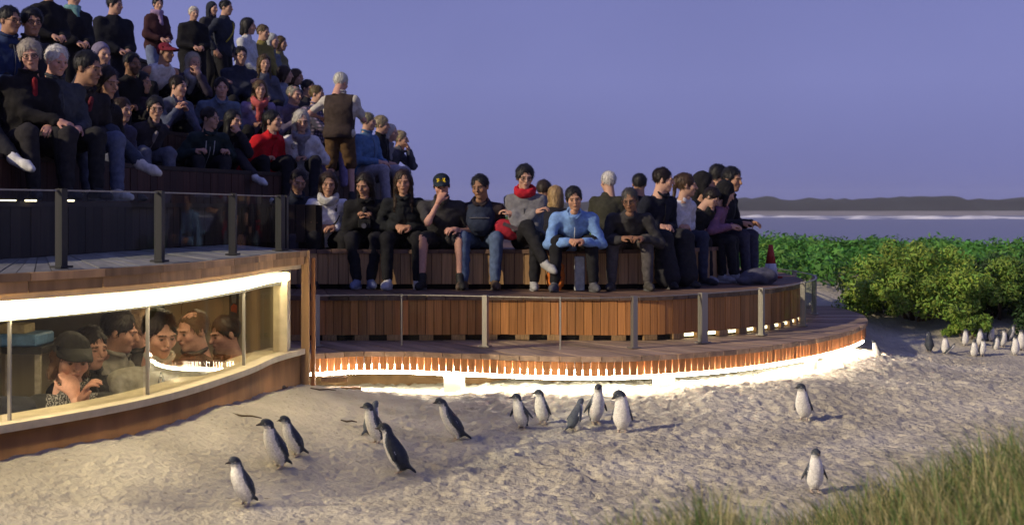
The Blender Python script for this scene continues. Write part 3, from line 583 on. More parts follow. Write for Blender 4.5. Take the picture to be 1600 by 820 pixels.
def person(label, hx, hy, s, yaw=0, hyaw=0, pitch=0, roll=0, seat=None, floor=None, sh=.40, sc=1.0, hsc=1.1, fem=False, tone='p', hair='short', hc=BLACK, top=BLACK, topn='jacket', bot=BLACK, botn='trousers', shoe=(.05, .05, .05),
           arms='lap', chin=None, legs='sit', sleeve=1, h=1.0, long=0, brow=None, beard=0, lip=None, twist=0, group=None, wide=1.0, extra=None, knee=.13, foot=0.0, lean=None, over=None, armL=None, armR=None, flare=0, spl=0):
    """A person whose head is where the photograph has it; seat/floor are the heights that carry it; yaw 0 looks at the camera, + turns to the picture's right."""
    NP[0] += 1; ya = math.radians(yaw); H = at(hx, hy, s); H = np.array(H); skin = np.array(TONE[tone]) * (1 + .08 * math.sin(NP[0] * 3.3)); brow = brow if brow is not None else np.array(hc) * .7
    fw = np.array([math.sin(ya), -math.cos(ya), 0.])
    if seat is not None:
        need = (H[2] - seat - .17 * hsc * sc * .95 - .10 * sc) / (.50 * sc); st_ = 1.0
        if need > 1: st_ = min(1.22, need); le = .06
        else: le = math.acos(max(.50, need))
        if lean is not None: le = math.radians(lean)
    else:
        le = math.radians(lean or 3); st_ = 1.0; sc = (H[2] - floor) / 1.60; 
    tl = .50 * sc * st_
    cen = H - fw * (math.sin(le) * tl + .05 * hsc * sc); base = np.array([cen[0], cen[1], seat if seat is not None else floor])
    root = empty('person', base, ya); tag(root, label, 'person', group)
    # all that follows is in the person's own frame (faces -y); z = 0 at what carries the person
    Rz = rotm(-ya); Hl = Rz @ (H - base); hipz = (.10 if seat is not None else .93) * sc
    up = np.array([0, -math.sin(le), math.cos(le)]); hip = np.array([0, 0, hipz]); N_ = np.array(Hl) - np.array([0, -.035, .165]) * hsc * sc
    sd = N_ - hip; tl = np.linalg.norm(sd); up = sd / tl; rgt = np.array([math.cos(twist), math.sin(twist), 0]); fwd = np.cross(up, rgt); fwd /= np.linalg.norm(fwd); B = np.stack([rgt, -fwd if fwd[1] > 0 else fwd, up], 1)
    bk = B[:, 1] if B[1, 1] > 0 else -B[:, 1]; B[:, 1] = bk
    sw = (.155 if fem else .178) * sc * (1 + .5 * (wide - 1)); hw = .085 * sc
    SH = [N_ + rgt * sgn * sw - up * .035 * sc for sgn in (-1, 1)]; SH = [q_ - up * .045 * sc for q_ in SH]; ap = ARMS[arms]; HA = []; EL = []; WR = []
    for i, sgn in enumerate((-1, 1)):
        t = np.array(ap[i]) * sc + hip
        o_ = (armR if i == 0 else armL)
        if o_ is not None: t = np.array(o_) * sc + hip
        pole = np.array([sgn * .7, .55, -.7])
        if chin == i: t = np.array(Hl) + np.array([sgn * .02, -.11, -.155]) * hsc * sc; pole = np.array([sgn * .35, -.4, -1.])
        if arms == 'fold': pole = np.array([sgn * 1., .1, -.5])
        if arms == 'elbows': pole = np.array([sgn * .7, .2, -.9])
        e_, w_ = ik(SH[i], t, .285 * sc, .255 * sc, pole); EL.append(e_); WR.append(w_)
    LH, KN, AN = [], [], []
    for i, sgn in enumerate((-1, 1)):
        L0 = hip + np.array([sgn * hw, 0, -.01]); LH.append(L0)
        if seat is not None:
            a_ = np.array([sgn * (knee + spl) , (-.46 + foot) * sc, -sh + .085])
            if legs == 'cross' and i == 1: k_ = hip + np.array([-.02, -.44 * sc, .12 * sc]); a_ = k_ + np.array([-.16, -.13, -.36]) * sc
            elif legs == 'out' and i == 1: k_ = hip + np.array([.02, -.43 * sc, .13 * sc]); a_ = k_ + np.array([.08, -.30, -.26]) * sc
            elif legs == 'crossR' and i == 0: k_ = hip + np.array([.06, -.44 * sc, .13 * sc]); a_ = k_ + np.array([.20, -.16, -.34]) * sc
            else: k_, a_ = ik(L0, a_, .43 * sc, .42 * sc, (sgn * .22, -1, .75))
        else:
            k_, a_ = ik(L0, np.array([sgn * (.10 + spl), .02 + (.05 if i else -.03), .085 * sc]), .43 * sc, .43 * sc, (0, -1, 0))
        KN.append(k_); AN.append(a_)
    ab = hip + up * tl * .42; ch = hip + up * tl * .64; w = wide
    def torso(P, g):
        d = el(P, hip + np.array([0, .01, 0]), (.165 * sc * w + g, .125 * sc * w + g, .11 * sc + g)); d = smin(d, el(P, ab, (.145 * sc * w + g, .108 * sc * w + g, .19 * sc + g), B), .06)
        d = smin(d, el(P, ch, ((.150 if fem else .168) * sc * w + g * .8, .112 * sc * w + g, .15 * sc + g * .5), B), .06)
        if fem: 
            for sgn in (-1, 1): d = smin(d, el(P, ch + rgt * sgn * .07 * sc - bk * .085 * sc * w - up * .02, (.055 * sc + g * .5,) * 3), .04)
        for i in (0, 1): d = smin(d, rc(P, N_ - up * .055 * sc, SH[i], .046 * sc + g * .7, .052 * sc + g * .8), .045)
        return smin(d, rc(P, N_ - up * .04 * sc + bk * .01, N_ + up * .045 * sc, .062 * sc + g * .7, .054 * sc + g * .7), .04)
    def limbs_arm(P, g, upto=1.0):
        d = np.full(len(P), 9., np.float32)
        for i in (0, 1):
            a = rc(P, SH[i], EL[i] if upto > .5 else SH[i] + (EL[i] - SH[i]) * .75, .048 * sc + g * .6, .040 * sc + g * .8)
            if upto > .5: a = smin(a, rc(P, EL[i], EL[i] + (WR[i] - EL[i]) * min(1, (upto - .5) * 2), .040 * sc + g * .8, .029 * sc + g * .85), .02)
            d = np.minimum(d, a)
        return d
    def limbs_leg(P, g, upto=1.0, fl=0):
        d = np.full(len(P), 9., np.float32)
        for i in (0, 1):
            e_ = KN[i] if upto > .5 else LH[i] + (KN[i] - LH[i]) * (upto * 2); a = rc(P, LH[i], e_, .088 * sc * min(1.15, w) + g, .060 * sc + g * 1.2)
            if upto > .5: a = smin(a, rc(P, KN[i], KN[i] + (AN[i] - KN[i]) * (upto - .5) * 2, .058 * sc + g, .038 * sc + g * 1.25 + fl), .02)
            d = np.minimum(d, a)
        return d
    pts = np.array([hip, N_, *SH, *EL, *WR, *LH, *KN, *AN]); lo = pts.min(0) - .25; hi = pts.max(0) + .25
    sp = Soup(); hb = .032 * h
    V, Q = snet(lambda P: smin(smin(torso(P, -.006), limbs_arm(P, -.002), .03), limbs_leg(P, -.004), .03), lo, hi, hb); sp.add(V, Q, skin)
    hR = rotm(math.radians(hyaw), math.radians(pitch + 5), math.radians(roll)); hS = hsc * sc; hh = .0085 * h; V, Q = head_mesh(fem, round(hh, 4)); Cc = head_cols(V, skin, brow, lip, beard); sp.add((V * hS) @ hR.T + Hl, Q, Cc)
    for i, sgn in enumerate((-1, 1)):
        V, Q = hand_mesh(sgn, .75 if arms not in ('side',) else .45, round(min(.0105, .0088 * h), 4)); z_ = EL[i] - WR[i]; z_ /= np.linalg.norm(z_)
        pn = np.array([-sgn * .45, .1, -1.]) if chin != i else np.array([-sgn * .3, 1., .1])
        if arms == 'side' or seat is None and arms == 'side': pn = np.array([-sgn * 1., .2, 0])
        y_ = pn - z_ * (pn @ z_); y_ /= max(1e-6, np.linalg.norm(y_)); x_ = np.cross(y_, z_); Rm = np.stack([x_, y_, z_], 1); sp.add((V * sc * 1.03) @ Rm.T + WR[i], Q, skin * np.array([1.02, .96, .95]))
    body = sp.build('body', SKIN, root)
    ht = .0185 * h; ph = NP[0] * 1.37
    if top is not None:
        g = {'jacket': .022, 'coat': .025, 'hoodie': .022, 'cloak': .035}.get(topn, .018); uu = 1.0 if sleeve == 1 else (.4 if sleeve == .5 else 0)
        def ft(P):
            d = torso(P, g)
            d = smax(d, (P - N_) @ up - .052 * sc, .012)                             # neckline
            if not long: d = smax(d, -((P - hip) @ up + (.06 if seat is None else .04)), .01)    # hem
            if sleeve == 0: d = smax(d, np.abs((P - N_) @ rgt) - sw * .85, .01)
            if sleeve: d = smin(d, limbs_arm(P, g * .95, .96 if sleeve == 1 else .4), .03)
            if long: d = smin(d, limbs_leg(P, g + .012, long), .04)
            d = d + wr(P, .0065, 34, ph) + wr(P, .003, 71, ph + 4)
            if (extra or {}).get('quilt'): d = d + .007 * np.abs(np.sin(((P - hip) @ up) * 46)) - .004
            return d
        V, Q = snet(ft, lo, hi, ht); o = link(topn, mesh_np(topn, V, Q), root, top if isinstance(top, bpy.types.Material) else cloth(top))
        if topn in ('jacket', 'coat', 'hoodie', 'shirt', 'cardigan', 'vest') and h < 1.3:   # collar and front seam stand proud of the cloth
            k = MB(); ring = [N_ + up * (.050 * sc) + (rgt * math.cos(a) * .070 - bk * math.sin(a) * .066) * sc + up * (-.022 * max(0, math.sin(a))) * sc for a in np.linspace(-math.pi * 1.45, math.pi * .45, 16)]
            k.tube(ring, .014 * sc, 6); k.build('collar', top if isinstance(top, bpy.types.Material) else cloth(top), o, True)
    if over is not None:
        V, Q = snet(lambda P: smax(smax(smax(torso(P, .034), (P - N_) @ up - .02 * sc, .012), -((P - hip) @ up + .07), .01), np.abs((P - N_) @ rgt) - sw * .98, .012) + wr(P, .003, 34, ph), lo, hi, ht); link('vest', mesh_np('vest', V, Q), root, cloth(over))
    if bot is not None:
        up_to = {'trousers': .97, 'jeans': .97, 'shorts': .47, 'blanket': .95, 'skirt': .62, 'leggings': .97}.get(botn, .97)
        def fb(P):
            d = el(P, hip + np.array([0, .008, 0]), (.172 * sc * w, .132 * sc * w, .115 * sc)); d = smin(d, limbs_leg(P, .014 + flare * .4, up_to, flare), .025 if botn not in ('blanket', 'skirt') else .16)
            return d + wr(P, .006, 36, ph + 2) + wr(P, .003, 75, ph + 5)
        V, Q = snet(fb, lo, hi, ht * 1.35); link(botn, mesh_np(botn, V, Q), root, cloth(bot))
    if shoe is not None:
        for i, sgn in enumerate((-1, 1)):
            A_ = AN[i]; sh_ = A_ - KN[i]; sh_ /= np.linalg.norm(sh_)
            cr = legs in ('cross', 'out') and i == 1 or legs == 'crossR' and i == 0
            f_ = np.array([sgn * .25, -1, 0.]); f_ /= np.linalg.norm(f_)
            if cr: f_ = np.array([(-.6 if legs == 'cross' else .25) if i == 1 else .6, -.7, -.25]); f_ /= np.linalg.norm(f_)
            sole = A_ + (np.array([0, 0, -.05]) if not cr else sh_ * .05)
            def fs_(P): return smin(smin(rc(P, sole - f_ * .055 * sc, sole + f_ * .09 * sc, .038 * sc, .043 * sc), rc(P, sole + f_ * .09 * sc, sole + f_ * .15 * sc - np.array([0, 0, .008]), .042 * sc, .030 * sc), .02), rc(P, A_, A_ - sh_ * .05, .043 * sc, .046 * sc), .03)
            V, Q = snet(lambda P: smax(fs_(P), (sole[2] - .035) - P[:, 2], .006) if not cr else fs_(P), sole - .24, sole + .24, .016 * h); o = link('shoe', mesh_np('shoe', V, Q), root, cloth(shoe, 'shoe'))
            if h < 1.2 and not cr:
                k = MB(); m = [sole + f_ * (.02 * sc + .115 * math.cos(a) * sc) + np.array([-f_[1], f_[0], 0]) * .045 * math.sin(a) * sc for a in np.linspace(0, 2 * math.pi, 14)[:-1]]; k.prism([(p[0], p[1]) for p in m], sole[2] - .036, sole[2] - .018); k.build('sole', cloth((.45, .45, .45) if sum(shoe) > .4 else (.1, .1, .1), 'shoe'), o)
    MH = Matrix([[*(hR[0] * hS), Hl[0]], [*(hR[1] * hS), Hl[1]], [*(hR[2] * hS), Hl[2]], [0, 0, 0, 1]])
    def on_head(mb, name, m, smooth=False, parent=None):
        o = mb.build(name, m, parent or root, smooth); o.data.transform(MH); return o
    if hair:
        V, Q = hair_mesh(hair, round(.0105 * h, 4), NP[0]); o = link('hair' if hair not in ('cap', 'hood') else ('cap' if hair == 'cap' else 'hood'), mesh_np('hair', (V * hS) @ hR.T + Hl, Q), root, cloth(hc, 'hair' if hair not in ('cap', 'hood') else 'cloth'))
        if hair == 'cap':
            k = MB(); n = 12; V = []
            for j, zz in ((0, .080), (1, .070)):
                for r0 in (0, 1):
                    for q in range(n):
                        a = math.pi * (-.94 + .88 * q / (n - 1)); R0 = (.088, .100) if r0 == 0 else (.086, .205); V.append((math.cos(a) * R0[0], .012 + math.sin(a) * R0[1], zz - .022 * r0 - .028 * abs(math.cos(a)) * (.4 + .6 * r0)))
            Fc = []
            for q in range(n - 1): Fc += [(q, q + 1, n + q + 1, n + q), (2 * n + q, 3 * n + q, 3 * n + q + 1, 2 * n + q + 1), (n + q, n + q + 1, 3 * n + q + 1, 3 * n + q), (q, 2 * n + q, 2 * n + q + 1, q + 1)]
            k.add(V, Fc); on_head(k, 'brim', cloth((extra or {}).get('brim', hc)), True, o)
    ex = dict(extra or {})
    if topn in ('jacket', 'coat') and 'line' not in ex and 'inner' not in ex and 'scarf' not in ex and not isinstance(top, bpy.types.Material) and h < 1.4: ex['line'] = [('zip', tuple(c_ * .4 + .06 * (NP[0] % 2) for c_ in top), 0, 0, .92, .08, .0045)]
    if 'under' in ex: V, Q = hair_mesh(ex['under'] + '_under', round(.0105 * h, 4), NP[0]); V = V * np.array([.94, .95, .93]); link('hair', mesh_np('hair', (V * hS) @ hR.T + Hl, Q), root, cloth(ex.get('under_col', (.03, .02, .015)), 'hair'))
    if ex.get('glasses'):
        k = MB(); 
        for sgn in (-1, 1):
            k.tube([(sgn * .033 + .024 * math.cos(a), -.104 + .012 * abs(math.cos(a)) * (sgn * math.cos(a) > 0), .001 + .017 * math.sin(a)) for a in np.linspace(0, 2 * math.pi, 13)], .0024, 5); k.tube([(sgn * .057, -.095, .004), (sgn * .079, -.02, .008), (sgn * .082, .02, .0)], .002, 4)
        k.tube([(-.010, -.106, .004), (.010, -.106, .004)], .002, 4); on_head(k, 'glasses', cloth((.02, .02, .02), 'shoe'))
    if 'letter' in ex:                       # the gold letter on the cap's front panel
        k = MB(); W, T = .030, .011
        for (x0, z0, x1, z1) in ((-W, .0, -W, .042), (W, .0, W, .042), (-W + .004, .042, 0, .014), (W - .004, .042, 0, .014)):
            k.add([(x0 - T, -.100 + (.03 - z0) * .0, .078 + z0), (x0 + T, -.100, .078 + z0), (x1 + T, -.082, .078 + z1), (x1 - T, -.082, .078 + z1)], [(0, 1, 2, 3)])
        for sgn in (-1, 1): k.add([(sgn * W - .017, -.1005, .076), (sgn * W + .017, -.1005, .076), (sgn * W + .017, -.098, .085), (sgn * W - .017, -.098, .085)], [(0, 1, 2, 3)]); k.add([(sgn * W - .016, -.087, .112), (sgn * W + .012, -.087, .112), (sgn * W + .012, -.082, .121), (sgn * W - .016, -.082, .121)], [(0, 1, 2, 3)])
        k.V = [(x, y - .006, z - .018) for x, y, z in k.V]; on_head(k, 'letter', cloth((.75, .55, .03), 'shoe'))
    if 'scarf' in ex:
        def fsc(P): 
            q = P - (N_ + up * .035 * sc); hz_ = q @ up; rr = np.sqrt(np.maximum(0, (q * q).sum(1) - hz_ ** 2)); d = np.sqrt((rr - .078 * sc) ** 2 + (hz_ * .7) ** 2) - .034 * sc
            f0 = N_ - bk * .085 * sc; 
            if ex.get('scarf_tail', 1): d = smin(d, rc(P, f0, f0 - up * .16 * sc - bk * .03, .04 * sc, .045 * sc), .03)
            return d + wr(P, .006, 60, ph)
        V, Q = snet(fsc, N_ - .3, N_ + .22, .014 * h); link('scarf', mesh_np('scarf', V, Q), root, cloth(ex['scarf']))
    if 'inner' in ex:                        # shirt showing in an open jacket front
        f0 = N_ - bk * .10 * sc * w; V, Q = snet(lambda P: np.maximum(rc(P, f0 - up * .02, f0 - up * .24 * sc - bk * .012, .022 * sc, .032 * sc), -9) + wr(P, .003, 50), N_ - .45, N_ + .2, .016 * h); link('undershirt', mesh_np('undershirt', V, Q), root, cloth(ex['inner']))
    if 'line' in ex:                         # zip, lanyard or strap lying on the chest
        for (nm, c_, x0, x1, z0, z1, r_) in ex['line']:
            k = MB(); pts_ = []
            for t in np.linspace(0, 1, 9):
                o_ = hip + up * tl * (z1 + (z0 - z1) * t) + rgt * (x0 + (x1 - x0) * t) * sc; lo_, hi_ = 0., .35
                for _ in range(14):
                    m_ = (lo_ + hi_) / 2; q_ = (o_ - bk * m_)[None].astype(np.float32)
                    if torso(q_, .020 if topn not in ('jacket', 'coat', 'hoodie') else .029)[0] > 0: hi_ = m_
                    else: lo_ = m_
                pts_.append(o_ - bk * (hi_ + .003))
            k.tube(pts_, r_ * sc, 5); k.build(nm, cloth(c_, 'shoe'), root, True)
    root['_'] = 0; del root['_']
    return dict(root=root, hip=hip, N=N_, KN=KN, AN=AN, WR=WR, EL=EL, up=up, bk=bk, Hl=Hl, sc=sc, tl=tl)
def attach_top(name, label, cat, V, Q, m, p):   # a thing that rests on a person: top-level, placed in that person's frame
    r = p['root']; o = link(name, mesh_np(name, V, Q), None, m); o.location = r.location; o.rotation_euler = r.rotation_euler; tag(o, label, cat); return o
# ================================================================ penguins
FEATH = vcol('feathers', .6, .18, 90, .35, 160, .25)
def penguin(label, px, py, hpx, yaw, lean=12, hyaw=0, hpit=0, flip=18, h=1.0, group='penguins on the sand', zoff=0, bow=0, s=None, tone=1.0):
    # stand it on the sand where the picture's line of sight meets the ground
    if s is None:
        y = 5.5
        for _ in range(900):
            y += .02; x = (px - 800) / F * y
            if ground_z(x, y) >= CAMZ - (py - HZ) / F * y: break
        s = F / y
    x = (px - 800) / s; y = F / s; z = ground_z(x, y); Hh = hpx * 1.07 / s; ya = math.radians(yaw); le = math.radians(lean)
    o_e = np.array([x, y, z - .004]); SC = Hh / (.98 * math.cos(le * .5))
    def W(P):                                # body leans forward from the feet: shear with height
        Q_ = P.copy(); Q_[:, 1] = P[:, 1] + math.tan(le) * np.maximum(0, P[:, 2] - .10) - .10 * math.tan(le); return Q_
    nk = np.array([0, -.015, .74]); hR = rotm(math.radians(hyaw), math.radians(hpit + bow))
    def parts(P):
        P = W(P); b = el(P, (0, .025, .36), (.195, .200, .30)); b = smin(b, el(P, (0, -.02, .55), (.152, .15, .22)), .08); b = smin(b, rc(P, (0, -.005, .60), (0, -.015, .80), .115, .092), .06)
        tl_ = rc(P, (0, .15, .17), (0, .30, .045), .06, .018); b = smin(b, tl_, .05)
        Ph = (P - nk.astype(np.float32)) @ hR.astype(np.float32); hd = el(Ph, (0, -.02, .13), (.095, .114, .094)); hd = smin(hd, rc(Ph, (0, 0, 0), (0, -.01, .1), .088, .08), .03)
        bl = rc(Ph * np.array([1, 1, .9], np.float32), (0, -.105, .105), (0, -.225, .092), .033, .010); hd = smin(hd, bl, .018)
        d = smin(b, hd, .05); fl = np.full(len(P), 9., np.float32)
        for sg in (-1, 1):
            a = math.radians(flip); p0 = np.array([sg * .125, .0, .62]); p1 = p0 + .17 * np.array([sg * math.sin(a) * 1.1 + sg * .12, .05, -math.cos(a)]); p2 = p1 + .20 * np.array([sg * math.sin(a) * .8, .12, -math.cos(a)])
            ax_ = (p2 - p0) / np.linalg.norm(p2 - p0); nrm = np.cross(ax_, [0, 1, 0]); nrm /= np.linalg.norm(nrm); Rf = np.stack([nrm, np.cross(ax_, nrm), ax_], 1).astype(np.float32); q = (P - ((p0 + p2) / 2).astype(np.float32)) @ Rf
            f_ = el(q, (0, 0, 0), (.022, .062, .215)); fl = np.minimum(fl, f_)
        d = d + wr(P, .004, 38, px); d2 = smin(d, fl, .015); ft = np.full(len(P), 9., np.float32)
        return P, Ph, d2, fl, d, bl
    def feet(P):
        f = np.full(len(P), 9., np.float32)
        for sg in (-1, 1):
            f = np.minimum(f, rc(P, (sg * .075, .03, .12), (sg * .075, .01, .03), .040, .026))
            for t in (-.035, 0, .035): f = np.minimum(f, rc(P, (sg * .075, .0, .022), (sg * .075 + t, -.10, .014), .018, .012))
        return f
    V, Q = snet(lambda P: smin(parts(P)[2], feet(P), .02), (-.36, -.62, -.01), (.36, .42, 1.08),   .0225 * h); V = V.astype(np.float32)
    P, Ph, d2, fl, d, bl = parts(V); ft = feet(V); n = len(V); C = np.tile(np.array([.74, .72, .68]), (n, 1)); dk = np.array([.045, .052, .066]) * tone; rng = np.random.default_rng(px)
    bodyang = (P[:, 1] + .02) / .16 - .75 * (np.abs(P[:, 0]) < .08) * 0; back = (P[:, 1] > -.015 + .10 * (np.abs(P[:, 0]) < .06) * 0 + .04 * np.sin(P[:, 2] * 9)); C[back] = dk
    hz_ = Ph[:, 2]; hm = hz_ > .03; C[hm & (Ph[:, 1] > -.01 + (.10 - hz_) * .5)] = dk * 1.15; C[hm & (hz_ > .118)] = dk; C[hm & (hz_ > .085) & (hz_ <= .118) & (Ph[:, 1] < .03)] = dk * 2.6 + .02
    C[hm & (hz_ <= .085) & (Ph[:, 1] < -.02)] = (.50, .49, .47)
    m = bl < .006; C[m & (Ph[:, 1] < -.12)] = (.06, .05, .05)
    for sg in (-1, 1):
        m = np.linalg.norm(Ph - np.array([sg * .078, -.06, .125]), axis=1) < .020; C[m] = (.30, .30, .30); m = np.linalg.norm(Ph - np.array([sg * .080, -.062, .125]), axis=1) < .012; C[m] = (.01, .01, .01)
    m = (fl < .008) & (d > .004); C[m] = dk * .9; m2 = m & (P[:, 1] > .085 - .2 * (P[:, 2] - .4)); C[m2] = (.5, .5, .5); inn = m & (np.abs(P[:, 0]) < .17) & (P[:, 2] < .5); C[inn] = (.38, .37, .35)
    m = (ft < .012) & (P[:, 2] < .07); C[m] = (.50, .40, .33)
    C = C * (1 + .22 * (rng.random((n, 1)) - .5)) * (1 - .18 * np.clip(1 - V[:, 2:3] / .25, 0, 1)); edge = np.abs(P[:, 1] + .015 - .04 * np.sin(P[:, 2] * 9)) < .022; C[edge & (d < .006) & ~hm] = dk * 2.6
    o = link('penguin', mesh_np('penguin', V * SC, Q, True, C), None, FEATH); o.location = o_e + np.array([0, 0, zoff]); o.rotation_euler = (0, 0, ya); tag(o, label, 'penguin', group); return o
# ================================================================ people
GR = (.05, .05, .055); DKB = (.018, .022, .035); DEN = (.075, .11, .19); CHAR = (.028, .028, .032); WHT = (.62, .62, .64); BRN = (.035, .02, .012); DBR = (.014, .009, .007); GRY = (.42, .41, .40); SIL = (.62, .60, .56); BLD = (.36, .24, .11)
plaid = None
def plaid_mat():
    m, t, b = nmat('plaid_cloth'); N = t.nodes; L = t.links; tcn = N.new('ShaderNodeTexCoord'); c = (.05, .05, .09); prev = None
    a = N.new('ShaderNodeTexWave'); a.bands_direction = 'X'; a.inputs['Scale'].default_value = 7; d = N.new('ShaderNodeTexWave'); d.bands_direction = 'Z'; d.inputs['Scale'].default_value = 7
    L.new(tcn.outputs['Object'], a.inputs[0]); L.new(tcn.outputs['Object'], d.inputs[0]); mx = N.new('ShaderNodeMath'); mx.operation = 'MULTIPLY'; L.new(a.outputs[1], mx.inputs[0]); L.new(d.outputs[1], mx.inputs[1])
    r = N.new('ShaderNodeValToRGB'); r.color_ramp.elements[0].color = (.03, .03, .055, 1); r.color_ramp.elements[1].color = (.30, .24, .34, 1); L.new(mx.outputs[0], r.inputs[0]); L.new(r.outputs[0], b.inputs[0]); b.inputs['Roughness'].default_value = .9; return m
def pattern_mat():
    m, t, b = nmat('zigzag_print_cloth'); N = t.nodes; L = t.links; tcn = N.new('ShaderNodeTexCoord'); w = N.new('ShaderNodeTexWave'); w.inputs['Scale'].default_value = 16; w.inputs['Distortion'].default_value = 9; w.inputs['Detail'].default_value = 1; w.inputs['Detail Scale'].default_value = 3
    L.new(tcn.outputs['Object'], w.inputs[0]); r = N.new('ShaderNodeValToRGB'); r.color_ramp.interpolation = 'CONSTANT'; r.color_ramp.elements[0].color = (.025, .025, .025, 1); r.color_ramp.elements[1].color = (.33, .31, .28, 1); r.color_ramp.elements[1].position = .62
    sp = N.new('ShaderNodeSeparateXYZ'); L.new(tcn.outputs['Object'], sp.inputs[0]); ab = N.new('ShaderNodeMath'); ab.operation = 'ABSOLUTE'; L.new(sp.outputs[0], ab.inputs[0]); lt = N.new('ShaderNodeMath'); lt.operation = 'LESS_THAN'; lt.inputs[1].default_value = .15; L.new(ab.outputs[0], lt.inputs[0])
    L.new(w.outputs[1], r.inputs[0]); mx = N.new('ShaderNodeMix'); mx.data_type = 'RGBA'; mx.inputs[6].default_value = (.025, .025, .025, 1); L.new(lt.outputs[0], mx.inputs[0]); L.new(r.outputs[0], mx.inputs[7]); L.new(mx.outputs[2], b.inputs[0]); b.inputs['Roughness'].default_value = .85; return m
PEOPLE = {}
def pp_(key, *a, **k): PEOPLE[key] = person(*a, **k)
FR = dict(seat=Z2, sh=.395, hsc=.97)
# ---- front row on the lower terrace
pp_('F1', 'man in a dark navy jacket leaning forward beside the woman in the white puffer jacket', 466, 284, 150, 42, -20, 14, 6, hair='crop', hc=DBR, top=DKB, bot=(.04, .037, .05), shoe=(.16, .13, .22), arms='elbows', tone='t', wide=1.08, foot=.02, beard=.3, **FR)
pp_('F2', 'woman in a white puffer jacket with long dark brown hair', 513, 288, 152, 14, -4, 4, 2, fem=True, hair='long', hc=BRN, top=(.74, .74, .76), bot=BLACK, tone='t', shoe=CHAR, arms='lap', extra=dict(scarf=(.45, .45, .44), scarf_tail=0, quilt=1, line=[('bag_strap', BLACK, -.16, .12, .75, .1, .008)]), foot=.06, **FR)
pp_('F3', 'woman in black turned to her side, holding a camera below a white top', 570, 289, 153, 2, -24, 14, 5, fem=True, hair='long', hc=DBR, top=BLACK, bot=(.014, .014, .018), tone='t', shoe=(.19, .22, .33), arms='hold', extra=dict(inner=(.05, .05, .055)), knee=.07, **FR)
pp_('F4', 'woman in a plain black jacket and white sneakers with long brown hair', 630, 285, 154, 2, 0, 2, 0, fem=True, hair='long', hc=(.03, .017, .01), top=(.014, .016, .019), bot=BLACK, tone='t', shoe=(.55, .54, .52), arms='lap', knee=.15, extra=dict(quilt=1), **FR)
pp_('F5', 'man in a navy cap with a gold letter, chin on his hand, wearing shorts', 690, 290, 155, 0, 2, 12, -3, hair='cap', hc=(.012, .02, .035), top=(.040, .039, .042), topn='shirt', sleeve=.5, bot=(.03, .03, .035), botn='shorts', tone='r', shoe=(.02, .02, .02), arms='knees', chin=0, extra=dict(letter=1, brim=(.02, .03, .04), under='crop'), knee=.17, wide=1.08, armL=(.15, -.42, .10), spl=.02, **FR)
pp_('F6', 'man with black hair and jeans hugging a backpack on his lap', 750, 293, 155, -4, -14, 4, -6, hair='short', hc=BLACK, top=(.03, .022, .025), topn='shirt', sleeve=.5, bot=DEN, botn='jeans', tone='b', shoe=(.085, .06, .042), arms='hold', knee=.16, wide=1.04, **FR)
pp_('F7', 'woman with glasses, red neck scarf and grey jacket, legs crossed', 820, 278, 155, -10, 20, 4, 3, fem=True, hair='shortf', hc=BLACK, top=(.155, .155, .17), bot=(.015, .015, .017), tone='p', shoe=(.34, .34, .33), arms='fold', legs='crossR', extra=dict(glasses=1, scarf=(.42, .015, .03), scarf_tail=0, line=[('zip', (.03, .03, .03), 0, 0, .8, .1, .004)]), **FR)
pp_('F8', 'man in a pale blue hooded fleece leaning forward over his knees', 897, 311, 160, 0, 2, 6, -8, hair='short', hc=BLACK, top=(.17, .30, .58), topn='hoodie', bot=(.014, .014, .016), tone='t', shoe=(.09, .09, .10), arms='elbows', sc=.94, armR=(-.05, -.52, .0), armL=(.09, -.54, .0), extra=dict(line=[('zip', (.5, .55, .6), .01, .01, .86, .45, .006)]), wide=1.06, spl=.06, **FR)
pp_('F9', 'man in a charcoal pullover and grey trousers with arms crossed on his knees', 984, 313, 158, -4, -8, 10, -4, hair='crop', hc=(.05, .047, .045), top=(.037, .036, .038), topn='pullover', bot=(.075, .068, .066), tone='b', shoe=(.06, .055, .05), arms='elbows', sc=.95, armR=(-.08, -.54, .02), armL=(.13, -.53, .02), extra=dict(glasses=1), wide=1.06, spl=.05, **FR)
pp_('F10', 'man in dark navy looking sideways with a black blanket over his knees', 1037, 282, 152, 40, 38, 2, 0, hair='short', hc=DBR, top=(.012, .014, .024), bot=(.022, .022, .026), botn='blanket', tone='p', shoe=CHAR, arms='lap', flare=.05, **FR)
pp_('F11', 'woman in a white top with a high ponytail seen from the side', 1073, 290, 148, 42, 46, 0, 0, fem=True, hair='tail', hc=(.06, .035, .02), top=(.55, .56, .62), topn='sweater', bot=(.035, .04, .065), tone='p', shoe=CHAR, arms='lap', **FR)
pp_('F12', 'person in a black hood behind the woman with the ponytail', 1101, 289, 139, 75, 20, 0, 0, hair='hood', hc=BLACK, top=BLACK, bot=BLACK, tone='t', arms='lap', h=1.2, seat=Z2, hsc=1.14)
pp_('F13', 'dark haired boy in a black puffer jacket bending his head', 1112, 310, 144, 48, 10, 22, 16, hair='shortf', hc=DBR, top=(.014, .015, .018), bot=(.014, .014, .017), tone='p', arms='lap', extra=dict(quilt=1), sc=.85, hsc=.99, seat=Z2, sh=.39, shoe=(.3, .3, .32))
pp_('F14', 'child in a mauve jacket and black knit hat leaning over with bare knee', 1134, 301, 142, 75, 35, 20, 0, fem=True, hair='hood', hc=BLACK, top=(.20, .10, .17), bot=(.02, .02, .024), tone='p', arms='knees', sc=.86, hsc=1.12, seat=Z2, sh=.39, shoe=(.25, .25, .26))
